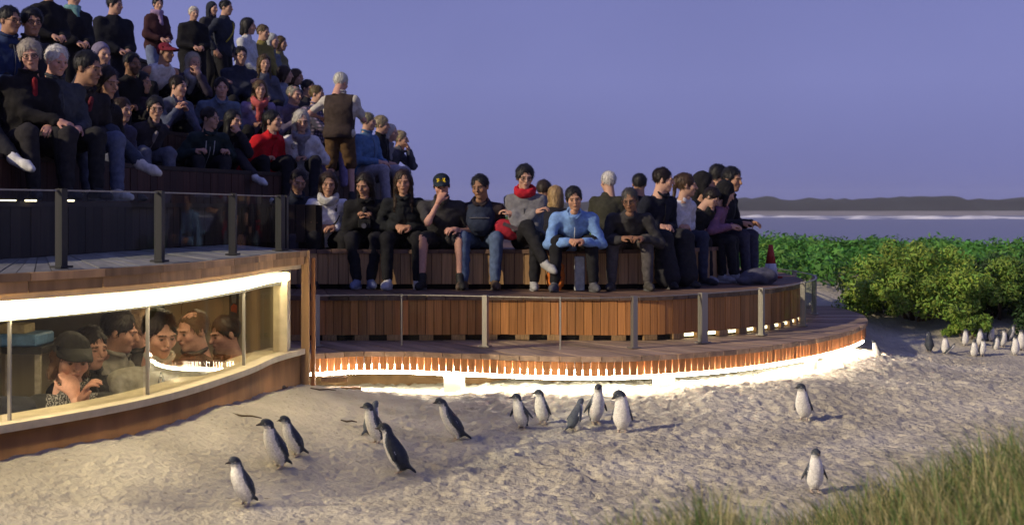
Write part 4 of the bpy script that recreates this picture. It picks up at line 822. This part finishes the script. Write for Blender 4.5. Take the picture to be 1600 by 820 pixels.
pp_('F15', 'man with thick black hair in a dark coat seated past the child in mauve', 1144, 281, 138, 62, -14, 4, 0, hair='short', hc=BLACK, top=(.014, .015, .022), topn='coat', bot=(.05, .05, .075), tone='t', arms='knees', seat=Z2, hsc=1.1, sh=.4, h=1.1)
pp_('F16', 'person with black hair and grey collar half hidden behind the man in the coat', 1124, 276, 130, 100, 20, 0, 0, hair='short', hc=BLACK, top=(.12, .12, .13), tone='t', seat=Z2, h=1.5)
BKR = dict(seat=Z2, h=1.4, group='spectators facing away on the far side of the terrace')
pp_('K1', 'man with short brown hair facing away behind the terrace', 851, 298, 113, 150, 0, 0, 0, hair='short', hc=(.04, .028, .02), top=(.05, .05, .055), tone='p', **BKR)
pp_('K2', 'person with loose blonde hair facing away behind the terrace', 868, 307, 114, 170, 10, 0, 0, fem=True, hair='long', hc=BLD, top=(.016, .016, .02), tone='p', **BKR)
pp_('K3', 'person with silver blond hair and olive collar facing away behind the terrace', 950, 285, 116, 165, 40, 0, 0, hair='short', hc=SIL, top=(.035, .035, .025), tone='p', **BKR)
pp_('K4', 'person with black hair facing away behind the man in the charcoal pullover', 999, 288, 114, 180, 0, 0, 0, hair='short', hc=BLACK, top=BLACK, tone='t', **BKR)
# ---- people behind the window
WN = dict(floor=-1.3, arms='front')
pp_('W1', 'woman in a black cap resting her chin on her hand behind the window', 112, 560, 256, 12, 22, 8, 4, fem=True, hair='cap', hc=(.035, .034, .034), top=pattern_mat(), topn='shirt', sleeve=.5, tone='r', bot=CHAR, chin=1, armR=(.06, -.26, .47), arms='front', floor=-1.3, hsc=1.0, wide=1.25, lean=8, h=.85, extra=dict(under='bob', under_col=(.10, .05, .025), brim=(.03, .03, .03)))
pp_('W0', 'person in a dark navy sweater at the left end of the window with folded arms', -34, 566, 276, 20, 0, 8, 0, hair='short', hc=BRN, top=(.04, .042, .055), topn='sweater', tone='p', armR=(-.05, -.28, .44), armL=(.06, -.26, .44), arms='front', floor=-1.3, hsc=.93, wide=1.15, h=1.0, lean=10)
pp_('W2', 'man with dark hair half hidden behind the woman in the black cap', 143, 545, 228, 50, 0, 0, 0, hair='short', hc=DBR, top=CHAR, tone='r', h=1.1, hsc=.93, **WN)
pp_('W3', 'man in a grey shirt with a dark lanyard turned sideways behind the window', 188, 519, 218, 70, 20, 8, 0, hair='short', hc=DBR, top=(.33, .31, .26), topn='shirt', tone='r', h=1.0, hsc=.93, extra=dict(line=[('lanyard', BLACK, .06, -.03, .93, .35, .007)]), **WN)
pp_('W4', 'person facing the man in the grey shirt, seen between two heads', 216, 513, 214, -50, -10, 0, 0, hair='short', hc=(.25, .16, .09), top=(.04, .035, .03), tone='r', h=1.0, hsc=.93, chin=1, **WN)
pp_('W5', 'man in a khaki shirt with a name tag on a lanyard behind the window', 250, 523, 234, 22, 18, 10, 0, hair='short', hc=DBR, top=(.40, .375, .31), topn='shirt', tone='r', h=.85, hsc=.93, wide=1.15, lean=6, armR=(-.02, -.26, .30), armL=(.1, -.26, .30), arms='front', floor=-1.3, extra=dict(line=[('lanyard', BLACK, -.07, .0, .95, .45, .006), ('lanyard', BLACK, .07, .0, .95, .45, .006), ('name_tag', (.55, .65, .75), .0, .0, .46, .34, .016)]))
pp_('W6', 'balding man in a dark jacket standing behind the window, facing sideways', 300, 518, 212, -18, -22, 6, 0, hair='thin', hc=(.09, .06, .04), top=(.05, .045, .04), tone='r', h=1.0, hsc=.93, **WN)
pp_('W7', 'black haired man in a brown jacket leaning to the window sill', 351, 524, 200, 0, -52, 6, -6, hair='short', hc=BLACK, top=(.075, .05, .035), tone='r', h=.9, hsc=.93, lean=12, armL=(.28, -.25, .40), armR=(.0, -.3, .28), arms='front', floor=-1.3)
# ---- first row of the upper stand
A_ = dict(seat=2.02, sh=.345)
pp_('A0', 'person in dark clothes and a white shoe beside the woman in the black coat', -42, 92, 204, 45, 0, 5, 0, hair='short', hc=BRN, top=CHAR, bot=(.02, .02, .024), tone='p', arms='lap', legs='out', shoe=(.6, .6, .58), h=1.3, **A_)
pp_('A1', 'grey haired woman with glasses in a black coat at the front of the stand', 47, 88, 200, 42, -22, 4, -6, fem=True, hair='shortf', hc=(.36, .32, .26), top=(.013, .012, .013), topn='coat', bot=(.026, .024, .026), tone='r', arms='lap', armR=(.1, -.36, .16), hsc=.94, wide=1.2, extra=dict(glasses=1, inner=(.2, .015, .02)), shoe=CHAR, **A_)
pp_('A2', 'white haired man in a dark grey jacket with clasped hands', 89, 96, 196, 46, 2, 10, 0, hair='short', hc=(.6, .58, .54), top=(.045, .05, .06), bot=(.02, .02, .022), tone='r', arms='lap', hsc=.94, wide=1.12, shoe=CHAR, **A_)
pp_('A3', 'dark haired young man in a maroon shirt and jacket beside the white haired man', 138, 108, 190, 50, 22, 6, 0, hair='short', hc=BLACK, top=(.022, .02, .024), bot=(.10, .12, .19), botn='jeans', tone='t', arms='lap', extra=dict(inner=(.13, .02, .035)), shoe=(.5, .5, .5), **A_)
pp_('A4', 'young woman with very long dark hair, legs crossed, wearing white sandals', 165, 130, 186, 52, 10, 8, 0, fem=True, hair='long', hc=DBR, top=(.016, .015, .018), bot=(.045, .055, .085), botn='jeans', tone='t', arms='lap', legs='out', shoe=(.6, .57, .52), **A_)
pp_('A5', 'child with dark hair peeking past the woman in white sandals', 191, 173, 172, 50, 10, 0, 0, hair='short', hc=BRN, top=(.05, .05, .09), bot=(.16, .17, .22), tone='p', sc=.8, h=1.3, seat=2.02, sh=.345)
pp_('A6', 'woman with pulled back dark hair in a floral black top, arms folded', 243, 170, 158, 50, -24, 6, 0, fem=True, hair='short', hc=BLACK, top=(.028, .026, .034), bot=(.11, .12, .16), tone='p', arms='fold', sc=.95, hsc=.98, extra=dict(glasses=1, inner=(.22, .2, .22)), **A_)
pp_('A7', 'man in a dark green hooded top with pale drawstrings', 329, 186, 146, 30, 34, 0, 0, hair='short', hc=DBR, top=(.022, .036, .038), topn='hoodie', bot=(.03, .03, .035), tone='p', arms='knees', sc=.92, hsc=.99, extra=dict(line=[('drawstring', (.6, .6, .6), -.05, -.05, .92, .6, .006), ('drawstring', (.6, .6, .6), .05, .05, .92, .6, .006), ('zip', (.5, .5, .5), 0, 0, .8, .1, .004)]), seat=1.99, sh=.33)
pp_('A8', 'woman in black with her hand to her cheek and a white shoe stretched out', 365, 189, 143, 36, 20, 2, 0, fem=True, hair='loose', hc=BLACK, top=(.018, .017, .021), bot=(.025, .023, .03), tone='p', chin=1, legs='out', sc=.92, hsc=.98, shoe=(.6, .6, .6), seat=1.99, sh=.33)
pp_('A9', 'woman in a bright red coat with a black ponytail', 427, 190, 139, 48, 18, -6, 0, fem=True, hair='tail', hc=BLACK, top=(.50, .012, .02), topn='coat', bot=(.015, .015, .018), tone='p', arms='lap', sc=.95, hsc=1.03, shoe=(.5, .5, .5), long=.22, seat=1.99, sh=.33)
pp_('A10', 'grey blonde woman in a white coat and grey scarf', 471, 190, 137, 12, 6, 6, 0, fem=True, hair='long', hc=(.42, .40, .36), top=(.62, .61, .62), topn='coat', bot=(.02, .02, .025), tone='p', arms='lap', sc=.97, hsc=1.03, long=.2, extra=dict(glasses=1, scarf=(.22, .22, .26), inner=(.10, .16, .34)), seat=1.99, sh=.33)
pp_('V', 'standing guide with white hair seen from behind, brown vest and shorts', 533, 130, 132, 170, -22, 14, 0, hair='short', hc=(.6, .6, .52), top=(.50, .47, .40), topn='shirt', sleeve=.5, over=(.045, .032, .027), bot=(.095, .055, .026), botn='shorts', tone='r', arms='side', armR=(-.14, -.24, .34), armL=(.25, -.10, .20), floor=Z3, hsc=.98, wide=1.22, spl=.05, shoe=CHAR)
# ---- rows above
def up_(key, label, hx, hy, s, seat=None, **k):
    k.setdefault('h', 1.75); k.setdefault('yaw', 50); k.setdefault('hsc', .93); k.setdefault('tone', 'p'); k.setdefault('shoe', None); k.setdefault('sh', .38); pp_(key, label, hx, hy, s, seat=seat, **k)
up_('B1', 'dark haired man with glasses and a blue jacket above the woman in the black coat', 16, 33, 186, 2.44, hc=BLACK, top=(.02, .035, .09), hyaw=10, extra=dict(glasses=1), h=1.15, tone='t')
up_('B2', 'man with tall dark hair and glasses above the white haired man', 50, 36, 184, 2.44, hc=BLACK, hair='shortf', top=CHAR, hyaw=-15, extra=dict(glasses=1), h=1.15, tone='t')
up_('B3', 'person wrapped in black standing behind the man with tall dark hair', 78, -12, 168, None, floor=2.44, hc=BLACK, top=BLACK, topn='coat', long=.4, arms='front')
up_('C1', 'person in a long black cloak with a striped teal scarf', 115, -2, 158, None, floor=2.44, hc=BRN, top=(.012, .012, .015), topn='cloak', long=.6, extra=dict(scarf=(.13, .27, .28)), arms='front', wide=1.2)
up_('C2', 'person draped in a wide black cloak standing alone on the skyline', 180, 9, 140, None, floor=2.44, hc=BLACK, top=(.010, .011, .016), topn='cloak', long=.8, arms='front', wide=1.25, hyaw=20)
up_('C3', 'woman in a maroon jacket and lilac scarf standing in jeans', 247, 8, 132, None, floor=2.86, hc=BLACK, hair='tail', fem=True, top=(.045, .018, .022), bot=(.12, .15, .25), botn='jeans', extra=dict(scarf=(.28, .2, .34)), arms='front', hyaw=-15)
up_('C4', 'white haired person in a long black coat standing by the woman in the lilac scarf', 303, 22, 124, None, floor=2.86, hc=(.6, .57, .48), top=(.010, .010, .012), topn='coat', long=.5, arms='front', yaw=35, wide=1.15)
up_('C5', 'person in a dark bucket hat behind the white haired person in black', 332, 14, 112, None, floor=3.1, hair='hood', hc=(.02, .024, .035), top=CHAR, yaw=60)
up_('C6', 'tall man in a dark jacket with a yellow stripe down its sleeve', 354, 13, 118, None, floor=2.86, hc=BLACK, top=(.025, .03, .045), yaw=70, arms='side', extra=dict(line=[('sleeve_stripe', (.4, .33, .05), -.10, .10, .9, .3, .012)]))
up_('B4', 'small woman in a lilac hood between the cloaked people', 159, 86, 160, 2.44, hair='hood', hc=(.20, .18, .27), top=(.03, .03, .05), fem=True)
up_('B5', 'dark haired bearded man in black below the cloaked skyline figure', 207, 101, 152, 2.44, hc=BLACK, top=BLACK, tone='b', beard=.6)
up_('B6', 'person in a dark plum jacket above the woman in the floral top', 222, 130, 150, 2.3, hc=BLACK, top=(.03, .022, .04), tone='t', hyaw=25)
up_('B7', 'man in a white tank top and red cap with bare arms', 259, 83, 138, 2.86, hair='cap', hc=(.16, .015, .03), top=(.62, .62, .64), topn='tank_top', sleeve=0, tone='t', arms='lap', yaw=45, hyaw=20, h=1.2, extra=dict(under='crop', brim=(.14, .015, .03)))
up_('B8', 'man in a blue grey shirt leaning forward above the man in the green hooded top', 279, 136, 142, 2.40, hc=DBR, top=(.085, .10, .15), topn='shirt', yaw=48, hyaw=15, h=1.25, arms='elbows')
up_('B9', 'woman with straight blonde hair and pale scarf', 302, 98, 130, 2.86, hair='long', hc=(.38, .33, .25), fem=True, top=(.05, .04, .06), extra=dict(scarf=(.3, .3, .34)), yaw=40, chin=1)
up_('B10', 'man in a denim blue shirt facing forward above the woman touching her cheek', 346, 138, 134, 2.44, hc=DBR, top=(.10, .14, .21), topn='shirt', yaw=30, hyaw=-10, h=1.25, wide=1.15)
up_('B11', 'man with glasses and folded arms in a dark navy fleece', 376, 88, 122, 2.86, hc=BLACK, top=(.03, .035, .055), yaw=30, arms='fold', extra=dict(glasses=1))
up_('B12', 'smiling woman with long brown hair and grey jacket in the upper rows', 413, 100, 118, 2.86, hair='long', hc=(.07, .045, .02), fem=True, top=(.09, .10, .14), yaw=25)
up_('B13', 'woman in a lilac quilted jacket with a coral scarf and shoulder length hair', 406, 141, 128, 2.44, hair='loose', hc=(.09, .055, .025), fem=True, top=(.22, .19, .34), yaw=25, hyaw=-5, h=1.2, extra=dict(quilt=1, scarf=(.45, .10, .10)))
up_('B14', 'bald man in a grey purple sweater beside the woman in the lilac jacket', 460, 149, 126, 2.40, hair='thin', hc=(.3, .28, .22), top=(.12, .10, .15), topn='sweater', yaw=50, hyaw=5, h=1.25, wide=1.1, arms='elbows')
up_('B15', 'boy in a plaid shirt leaning towards the standing guide', 496, 148, 126, 2.2, hc=(.12, .09, .04), top=plaid_mat(), topn='shirt', bot=(.22, .19, .34), yaw=50, hyaw=20, sc=.92, h=1.2, arms='elbows')
up_('B16', 'person in a black cap behind the boy in the plaid shirt', 482, 139, 116, 2.44, hc=BLACK, top=CHAR, yaw=60)
up_('B17', 'person with wavy dark hair in a pale grey top, turned away sideways', 446, 117, 114, 2.7, hair='bob', hc=BRN, fem=True, top=(.20, .22, .28), yaw=80, hyaw=20)
up_('B18', 'person with brown hair beyond the pale grey top in the upper rows', 464, 121, 108, 2.7, hair='bob', hc=(.06, .035, .018), fem=True, top=(.04, .04, .05), yaw=70)
up_('D1', 'woman in a white jacket with thick dark hair on the skyline', 389, 42, 112, 3.28, hair='bob', hc=BLACK, fem=True, top=(.5, .52, .54), yaw=75, hyaw=15)
up_('D2', 'person with light brown hair behind the white jacket on the skyline', 412, 52, 106, 3.28, hair='short', hc=(.12, .09, .05), top=(.2, .17, .05), yaw=60)
up_('D3', 'person in a pale knit hat near the end of the skyline row', 426, 65, 104, 3.2, hair='hood', hc=(.33, .35, .36), top=(.12, .14, .17), yaw=70)
up_('D4', 'person with brown bobbed hair and olive scarf at the end of the skyline row', 439, 69, 102, 3.2, hair='bob', hc=(.09, .06, .025), fem=True, top=(.16, .15, .08), yaw=70)
up_('G1', 'person in a denim jacket and pale trousers past the standing guide', 576, 191, 120, 1.99, hc=(.2, .19, .12), hair='short', top=(.09, .17, .30), bot=(.3, .29, .33), yaw=60, h=1.25, hyaw=15)
up_('G2', 'person in a black jacket with fair hair past the denim jacket', 597, 196, 117, 1.99, hc=(.3, .25, .15), hair='shortf', top=(.012, .012, .015), bot=(.25, .25, .28), yaw=70, h=1.25, hyaw=15)
up_('G3', 'pale haired person between the two dark jackets at the row end', 611, 208, 114, 1.99, hc=(.5, .48, .44), hair='bob', fem=True, top=(.2, .2, .23), yaw=75)
up_('G4', 'person in a slate grey jacket with raised hands at the end of the row', 627, 218, 112, 1.99, hc=(.33, .27, .16), hair='short', top=(.07, .075, .10), bot=(.35, .34, .36), yaw=80, h=1.25, chin=1)
# ---- things people hold or have put down
def blob(name, label, cat, fn, lo, hi, h, m, loc=(0, 0, 0), rz=0):
    V, Q = snet(fn, lo, hi, h); o = link(name, mesh_np(name, V, Q), None, m); o.location = loc; o.rotation_euler = (0, 0, rz); tag(o, label, cat); return o
p = PEOPLE['F6']; c = p['hip'] + np.array([0, -.33, .24])
bp = attach_top('backpack', 'black and navy backpack held on the lap of the man in jeans', 'backpack', *snet(lambda P: smin(el(P, c, (.15, .10, .21)), el(P, c + np.array([0, -.08, -.07]), (.12, .06, .10)), .03) + wr(P, .004, 40), c - .3, c + .3, .014), cloth((.022, .030, .055)), p)
k = MB(); k.tube([c + np.array([-.10, -.13, -.02]), c + np.array([0, -.145, -.02]), c + np.array([.10, -.13, -.02])], .006, 5); k.build('zip', cloth((.1, .1, .11), 'shoe'), bp)
p = PEOPLE['F7']; c = p['hip'] + np.array([-.17, -.24, .10])
bg_ = attach_top('shoulder_bag', 'red and dark shoulder bag on the lap of the woman in glasses', 'bag', *snet(lambda P: el(P, c, (.15, .075, .10), rotm(.3, .0, .35)) + wr(P, .005, 45), c - .25, c + .25, .013), cloth((.32, .02, .035)), p)
k = MB(); k.box(c + np.array([.04, -.075, .035]), (.16, .02, .035), Matrix.Rotation(.35, 3, 'Y')); k.build('pocket', cloth((.07, .05, .06)), bg_)
p = PEOPLE['F3']; c = (p['WR'][0] + p['WR'][1]) / 2 + np.array([0, -.08, -.06])
cm = MB().box(c, (.13, .06, .09)).tube([c + np.array([0, -.02, -.01]), c + np.array([0, -.11, -.02])], .033, 12).build('camera_body', cloth((.012, .012, .012), 'shoe'), None, bevel=.006); cm.name = 'camera_in_hands'
cm.location = p['root'].location; cm.rotation_euler = p['root'].rotation_euler; tag(cm, 'black camera with a lens held by the woman in black', 'camera')
k = MB().tube([c + np.array([0, -.111, -.02]), c + np.array([0, -.113, -.02])], .026, 12).build('lens', cloth((.06, .06, .08), 'shoe'), cm)
x_ = at(905, 425, 157); o = MB().box((0, 0, .17), (.10, .05, .34)).build('paper_bag', cloth((.42, .45, .45)), None, bevel=.008); o.location = (x_.x, 13.98, Z1); o.rotation_euler = (0, 0, .15); tag(o, 'pale upright paper bag between the feet of the man in blue', 'bag')
blob('cloth_bag', 'crumpled orange bag behind the legs of the man in blue', 'bag', lambda P: el(P, (0, 0, .15), (.09, .08, .17)) + wr(P, .012, 40), (-.2, -.2, -.01), (.2, .2, .4), .015, cloth((.55, .16, .03)), ((868 - 800) / 157, 14.02, Z1))
blob('grey_bag', 'slumped grey cloth bag lying on the terrace edge near the cone', 'bag', lambda P: smin(el(P, (0, 0, .08), (.20, .16, .10)), el(P, (-.17, -.04, .05), (.12, .09, .055)), .05) + wr(P, .014, 26), (-.4, -.3, -.01), (.4, .3, .3), .016, cloth((.09, .09, .12)), (2.66, 15.15, Z1), .3)
cn = empty('traffic_cone', (3.05, 16.6, Z1)); tag(cn, 'red and white traffic cone at the end of the terrace', 'cone')
MB().box((0, 0, .012), (.24, .24, .024)).build('base', cloth((.30, .05, .03), 'shoe'), cn, bevel=.006); MB().tube([(0, 0, .022), (0, 0, .17)], [.088, .062], 20).build('cone_body', cloth((.6, .6, .62), 'shoe'), cn, True); MB().tube([(0, 0, .17), (0, 0, .39)], [.062, .024], 20).build('red_band', cloth((.42, .05, .04), 'shoe'), cn, True)
# ================================================================ penguins
penguin('penguin walking at the front of the group with a bright white belly', 383, 789, 76, -34, 19, -15, 0, 14, .8)
penguin('tall penguin with head raised, walking beside a dark backed one', 435, 731, 76, -38, 20, -35, 0, 20, .85)
penguin('dark backed penguin close behind the tall penguin with raised head', 462, 712, 62, -50, 20, -20, 0, 12, .9)
penguin('penguin looking sideways, half behind the one with the dark back turned', 588, 692, 62, -48, 16, -42, 0, 14, .9)
penguin('hunched grey penguin with its back turned, shaded by the ones in front', 578, 679, 50, 140, 16, 40, 0, 10, 1, tone=2.2)
penguin('penguin with glossy black back turned to the viewing stand', 624, 740, 73, -110, 22, 10, 0, 16, .85, tone=.75)
penguin('penguin leaning forward alone with beak held level', 712, 688, 64, -72, 24, -8, 0, 16, .85)
penguin('penguin spreading its flippers with beak pointing sideways', 815, 670, 54, -30, 18, -50, 0, 34, .95)
penguin('small pale faced penguin beside the one spreading its flippers', 848, 663, 53, -28, 14, -45, 0, 16, .95)
penguin('stooping penguin with a grey back by the upright pair', 896, 671, 46, 130, 22, 30, 20, 26, 1, tone=1.8)
penguin('upright penguin facing out with flippers held off its sides', 931, 662, 60, 22, 10, -30, -8, 26, .9)
penguin('penguin with head bowed onto its shoulder beside the upright one', 972, 675, 67, -10, 8, -65, 30, 14, .9)
penguin('lone penguin leaning forward on open sand far from the group', 1256, 657, 57, -25, 18, -45, 0, 14, .95)
penguin('penguin facing out from behind the tussock grass', 1273, 768, 66, 4, 4, 12, 0, 24, .85)
penguin('penguin climbing beside the rounded end of the boardwalk', 1371, 538, 25, -50, 24, 0, 0, 12, 1.3, 'penguins gathering near the dune bushes', s=152)
penguin('penguin half way up the sandy slope under the green bush', 1385, 497, 15, -140, 30, 0, 0, 12, 1.6, 'penguins gathering near the dune bushes', s=124)
for px_, py_, h_, yw, ln, lb in ((1452, 541, 30, 170, 10, 'dark penguin with its back turned near the bush'), (1477, 543, 30, -20, 4, 'bright bellied penguin with bowed head near the bush'), (1480, 556, 17, 60, 40, 'low stooping penguin in front of the bright bellied one'),
    (1508, 531, 26, 0, 4, None), (1522, 547, 28, -12, 12, None), (1535, 546, 27, 10, 6, None), (1531, 531, 27, 0, 4, None), (1548, 524, 27, 20, 4, None), (1556, 534, 24, 20, 10, None), (1567, 530, 28, 30, 6, None), (1586, 541, 32, 0, 4, None), (1596, 533, 32, -20, 4, None), (1578, 522, 24, 60, 14, None)):
    penguin(lb or 'penguin standing in the tight cluster by the dark bushes', px_, py_, h_, yw, ln, random.uniform(-40, 40), 0, 14, 1.5, 'penguins gathering near the dune bushes', s=F / (15.9 + max(0, 545 - py_) * .045))
# ================================================================ vegetation
def leaf_mat(name, c, var=.5):
    m, t, b = nmat(name); N = t.nodes; L = t.links; a = N.new('ShaderNodeVertexColor'); a.layer_name = 'Col'; L.new(a.outputs[0], b.inputs['Base Color']); b.inputs['Roughness'].default_value = .6; b.inputs['Specular IOR Level'].default_value = .25
    o = N['Material Output']; tr = N.new('ShaderNodeBsdfTranslucent'); L.new(a.outputs[0], tr.inputs[0]); mx = N.new('ShaderNodeMixShader'); mx.inputs[0].default_value = .25; L.new(b.outputs[0], mx.inputs[1]); L.new(tr.outputs[0], mx.inputs[2]); L.new(mx.outputs[0], o.inputs[0]); return m
LEAF = leaf_mat('leaf', None)
BARK = mat('shrub_bark', (.09, .065, .045), .9)
def leaves(centres, rad, n, size, col, rng, up=.3, vcolv=.35):
    """leaf quads spread through ellipsoidal clumps"""
    k = rng.integers(0, len(centres), n); c = np.array(centres)[k]; r = np.array(rad)[k]
    d = rng.normal(size=(n, 3)); d /= np.linalg.norm(d, axis=1)[:, None]; P = c + d * r * (rng.random(n) ** .35)[:, None]
    nr = d + rng.normal(size=(n, 3)) * .6 + np.array([0, 0, up]); nr /= np.linalg.norm(nr, axis=1)[:, None]; t = np.cross(nr, rng.normal(size=(n, 3))); t /= np.linalg.norm(t, axis=1)[:, None]; b = np.cross(nr, t); s = size * (.6 + .8 * rng.random(n))[:, None]
    V = np.stack([P - t * s, P - b * s * .38, P + t * s, P + b * s * .38], 1).reshape(-1, 3); cl = np.array(col) * (1 - vcolv + 2 * vcolv * rng.random((len(centres), 1)))[k] * (.8 + .4 * rng.random((n, 1))); cl[:, 0] *= (.8 + .5 * rng.random(n)); return V, np.repeat(cl, 4, 0)
def bush(label, x, y, w, d, h, col, n, size, seed, group=None, z=None, name='bush'):
    rng = np.random.default_rng(seed); z = ground_z(x, y) - .03 if z is None else z; root = empty(name, (x, y, z)); tag(root, label, 'bush', group); nc = max(10, int(22 * w * d / .8) if w < 3 else 60); cs, rs = [], []
    for i in range(nc):
        a = rng.random() * 6.283; q = rng.random() ** .5; u = rng.random(); hh = h * (.25 + .75 * u) * (1 - .45 * q * q); cs.append((math.cos(a) * q * w / 2 * .85, math.sin(a) * q * d / 2 * .85, hh * .82)); rr = (.16 + .16 * rng.random()) * min(w, 1.6) * .55; rs.append((rr, rr, rr * .75))
    V, C = leaves(cs, rs, n, size, col, rng); V[:, 2] = np.maximum(V[:, 2], .01); Q = np.arange(len(V)).reshape(-1, 4); link('foliage', mesh_np('foliage', V, Q, False, C), root, LEAF)
    k = MB()
    for i in range(7):
        c = cs[rng.integers(0, nc)]; k.tube([(c[0] * .1, c[1] * .1, -.05), (c[0] * .5, c[1] * .5, c[2] * .5), c], [.025 * h, .017 * h, .006], 5)
    k.build('stem', BARK, root); return root
G1_, G2_, G3_ = (.21, .33, .055), (.09, .28, .05), (.035, .075, .025)
bush('big yellow green bush at the end of the boardwalk', 5.05, 17.6, 1.95, 1.6, 1.2, G1_, 21000, .030, 1)
bush('dense bush with yellow tips beside the big yellow green one', 6.2, 17.9, 1.3, 1.2, .9, (.16, .27, .05), 11000, .029, 2)
bush('low bright green bush at the foot of the big one', 5.45, 16.9, .6, .5, .5, (.18, .30, .05), 3000, .03, 9)
bush('tall dark green bush above the cluster of penguins', 6.75, 18.2, 1.9, 1.6, 1.1, G3_, 11000, .04, 3)
bush('dark bush at the edge of the dune past the penguins', 8.1, 18.6, 1.9, 1.8, 1.2, G3_, 9000, .042, 4)
bush('low dark bush hanging over the sand by the penguin cluster', 6.7, 17.0, 1.3, .7, .55, G3_, 5000, .032, 14)
rng0 = np.random.default_rng(5)
for i, (px_, py_, y_) in enumerate(((1175, 376, 24), (1215, 377, 27), (1262, 378, 29), (1300, 372, 27), (1345, 378, 30), (1395, 372, 28), (1440, 366, 26), (1490, 370, 28), (1540, 376, 26), (1592, 384, 24), (1240, 392, 23), (1330, 396, 23), (1380, 392, 23), (1195, 398, 22.5), (1500, 384, 23.5), (1570, 396, 22.5))):
    s_ = F / y_; topz = CAMZ - (py_ - HZ) / s_; x = (px_ - 800) / s_; gz = ground_z(x, y_); h_ = max(.3, topz - gz) * .8; bush('rounded green dune shrub in the band behind the boardwalk', x, y_, 1.35, 1.3, h_, G2_ if i % 3 else (.12, .27, .045), 3600, .05, 40 + i, 'dune shrubs behind the boardwalk')
for i, (px_, py_, y_) in enumerate(((652, 276, 27), (690, 284, 28), (725, 280, 27), (765, 286, 29), (800, 288, 28), (840, 296, 30), (615, 284, 27), (880, 300, 31), (920, 300, 30))):
    s_ = F / y_; topz = CAMZ - (py_ - HZ) / s_; x = (px_ - 800) / s_; gz = ground_z(x, y_); bush('pale green shrub showing between the spectators behind the terrace', x, y_, 1.2, 1.0, (topz - gz) * .85, (.11, .20, .07), 3200, .05, 80 + i, 'shrubs behind the lower terrace')
# low ground cover on the dune: one mass
def cover(n, seed):
    rng = np.random.default_rng(seed); cs = []; rs = []
    for i in range(640):
        y = 19 + 29 * rng.random() ** 1.5; x = rng.uniform(3.4 if y < 21 else 2.5, .42 * y + 3)
        if y < 20.5 and 4.6 < x < 5.2: continue
        cs.append((x, y, float(ground_base(np.array([x]), np.array([y]))[0]) + .12)); r = rng.uniform(.3, .6); rs.append((r, r, r * .55))
    V, C = leaves(cs, rs, n, .06, (.09, .25, .045), rng, .6); return link('ground_cover', mesh_np('ground_cover', V, np.arange(len(V)).reshape(-1, 4), False, C), None, LEAF)
tag(cover(52000, 77), 'low green dune plants spreading down towards the sea', 'plants', None, 'stuff')
# tussock grass in front: curved tapering blades
def grass(n, seed, test, label, hmin, hmax, cols, name='tussock_grass'):
    rng = np.random.default_rng(seed); V = []; C = []; x, y = test(rng, n); n = len(x); z = ground_base(x, y); a = rng.random(n) * 6.283; h = rng.uniform(hmin, hmax, n); bend = rng.uniform(.15, .75, n) * h; w = rng.uniform(.0022, .0045, n); dx, dy = np.cos(a), np.sin(a) * .8; pts = []
    dx = dx - .35; lv = np.array([0, .4, .75, 1.0]); base = np.stack([x, y, z - .02], 1); sx_, sy_ = -np.sin(a), np.cos(a); cc = np.array(cols)[rng.integers(0, len(cols), n)] * (.7 + .6 * rng.random((n, 1))); gm = rng.random(n) < smooth01(1.3, 3.2, x); cc[gm] = cc[gm] * np.array([.38, .62, .45])
    for l in lv:
        c = base + np.stack([dx * bend * l ** 1.8, dy * bend * l ** 1.8, h * (l - .22 * l ** 3)], 1); ww = w * (1 - .92 * l); pts += [c - np.stack([sx_ * ww, sy_ * ww, 0 * ww], 1), c + np.stack([sx_ * ww, sy_ * ww, 0 * ww], 1)]
    V = np.stack(pts, 1).reshape(-1, 3); i0 = np.arange(n)[:, None] * 8; q = np.concatenate([i0 + np.array([[k, k + 1, k + 3, k + 2]]) for k in (0, 2, 4)], 1).reshape(-1, 4)
    return tag(link(name, mesh_np(name, V, q, True, np.repeat(cc, 8, 0)), None, LEAF), label, 'grass', None, 'stuff')
def mound(rng, n):
    y = rng.uniform(3.9, 6.6, n); x = rng.uniform(-.4, 3.4, n); tx, ty = np.floor(x * 6), np.floor(y * 6); jx = NZ[1](tx * 3.7, ty * 2.9); x = (tx + .5 + (x * 6 - tx - .5) * (.5 + jx)) / 6
    g = smooth01(6.9, 5.0, y) * smooth01(-.05, 2.35, x - .15 * (y - 5)) + .5 * smooth01(5.4, 4.5, y) * smooth01(-.22, .32, x); m = rng.random(n) < np.clip(g * 2 + .04, 0, 1) * (g > .015); return x[m], y[m]
grass(33000, 3, mound, 'dry and green tussock grass covering the mound in front of the sand', .13, .36, [(.40, .35, .16), (.30, .29, .11), (.16, .24, .07), (.48, .43, .22), (.12, .20, .06)])
def wisps(rng, n): x = rng.normal(-.12, .2, n) ; y = rng.uniform(4.9, 5.3, n); return x, y
grass(110, 4, wisps, 'few thin grass blades rising at the near edge of the sand',   .46, .66, [(.10, .11, .05), (.15, .13, .06)], 'grass_wisps')
# dead twigs on the sand
TW = mat('dry_twig', (.09, .065, .04), .9)
for px_, py_, L_, a_ in ((385, 656, .22, -.3), (505, 615, .2, .1), (545, 665, .12, .5)):
    y = 6.
    while ground_z((px_ - 800) / F * y, y) < CAMZ - (py_ - HZ) / F * y and y < 14: y += .02
    x = (px_ - 800) / F * y; z = ground_z(x, y); d = Vector((math.cos(a_), math.sin(a_), 0)) * L_ / 2; t = MB().tube([(-d.x, -d.y, .03), (-d.x * .3, -d.y * .3 + .01, .015), (d.x * .4, d.y * .4 - .01, .02), (d.x, d.y, .008)], [.004, .007, .006, .003], 5).build('twig', TW, None, True); t.location = (x, y, z + .01); tag(t, 'dead brown twig lying on the sand near the pavilion wall', 'twig', 'twigs on the sand')
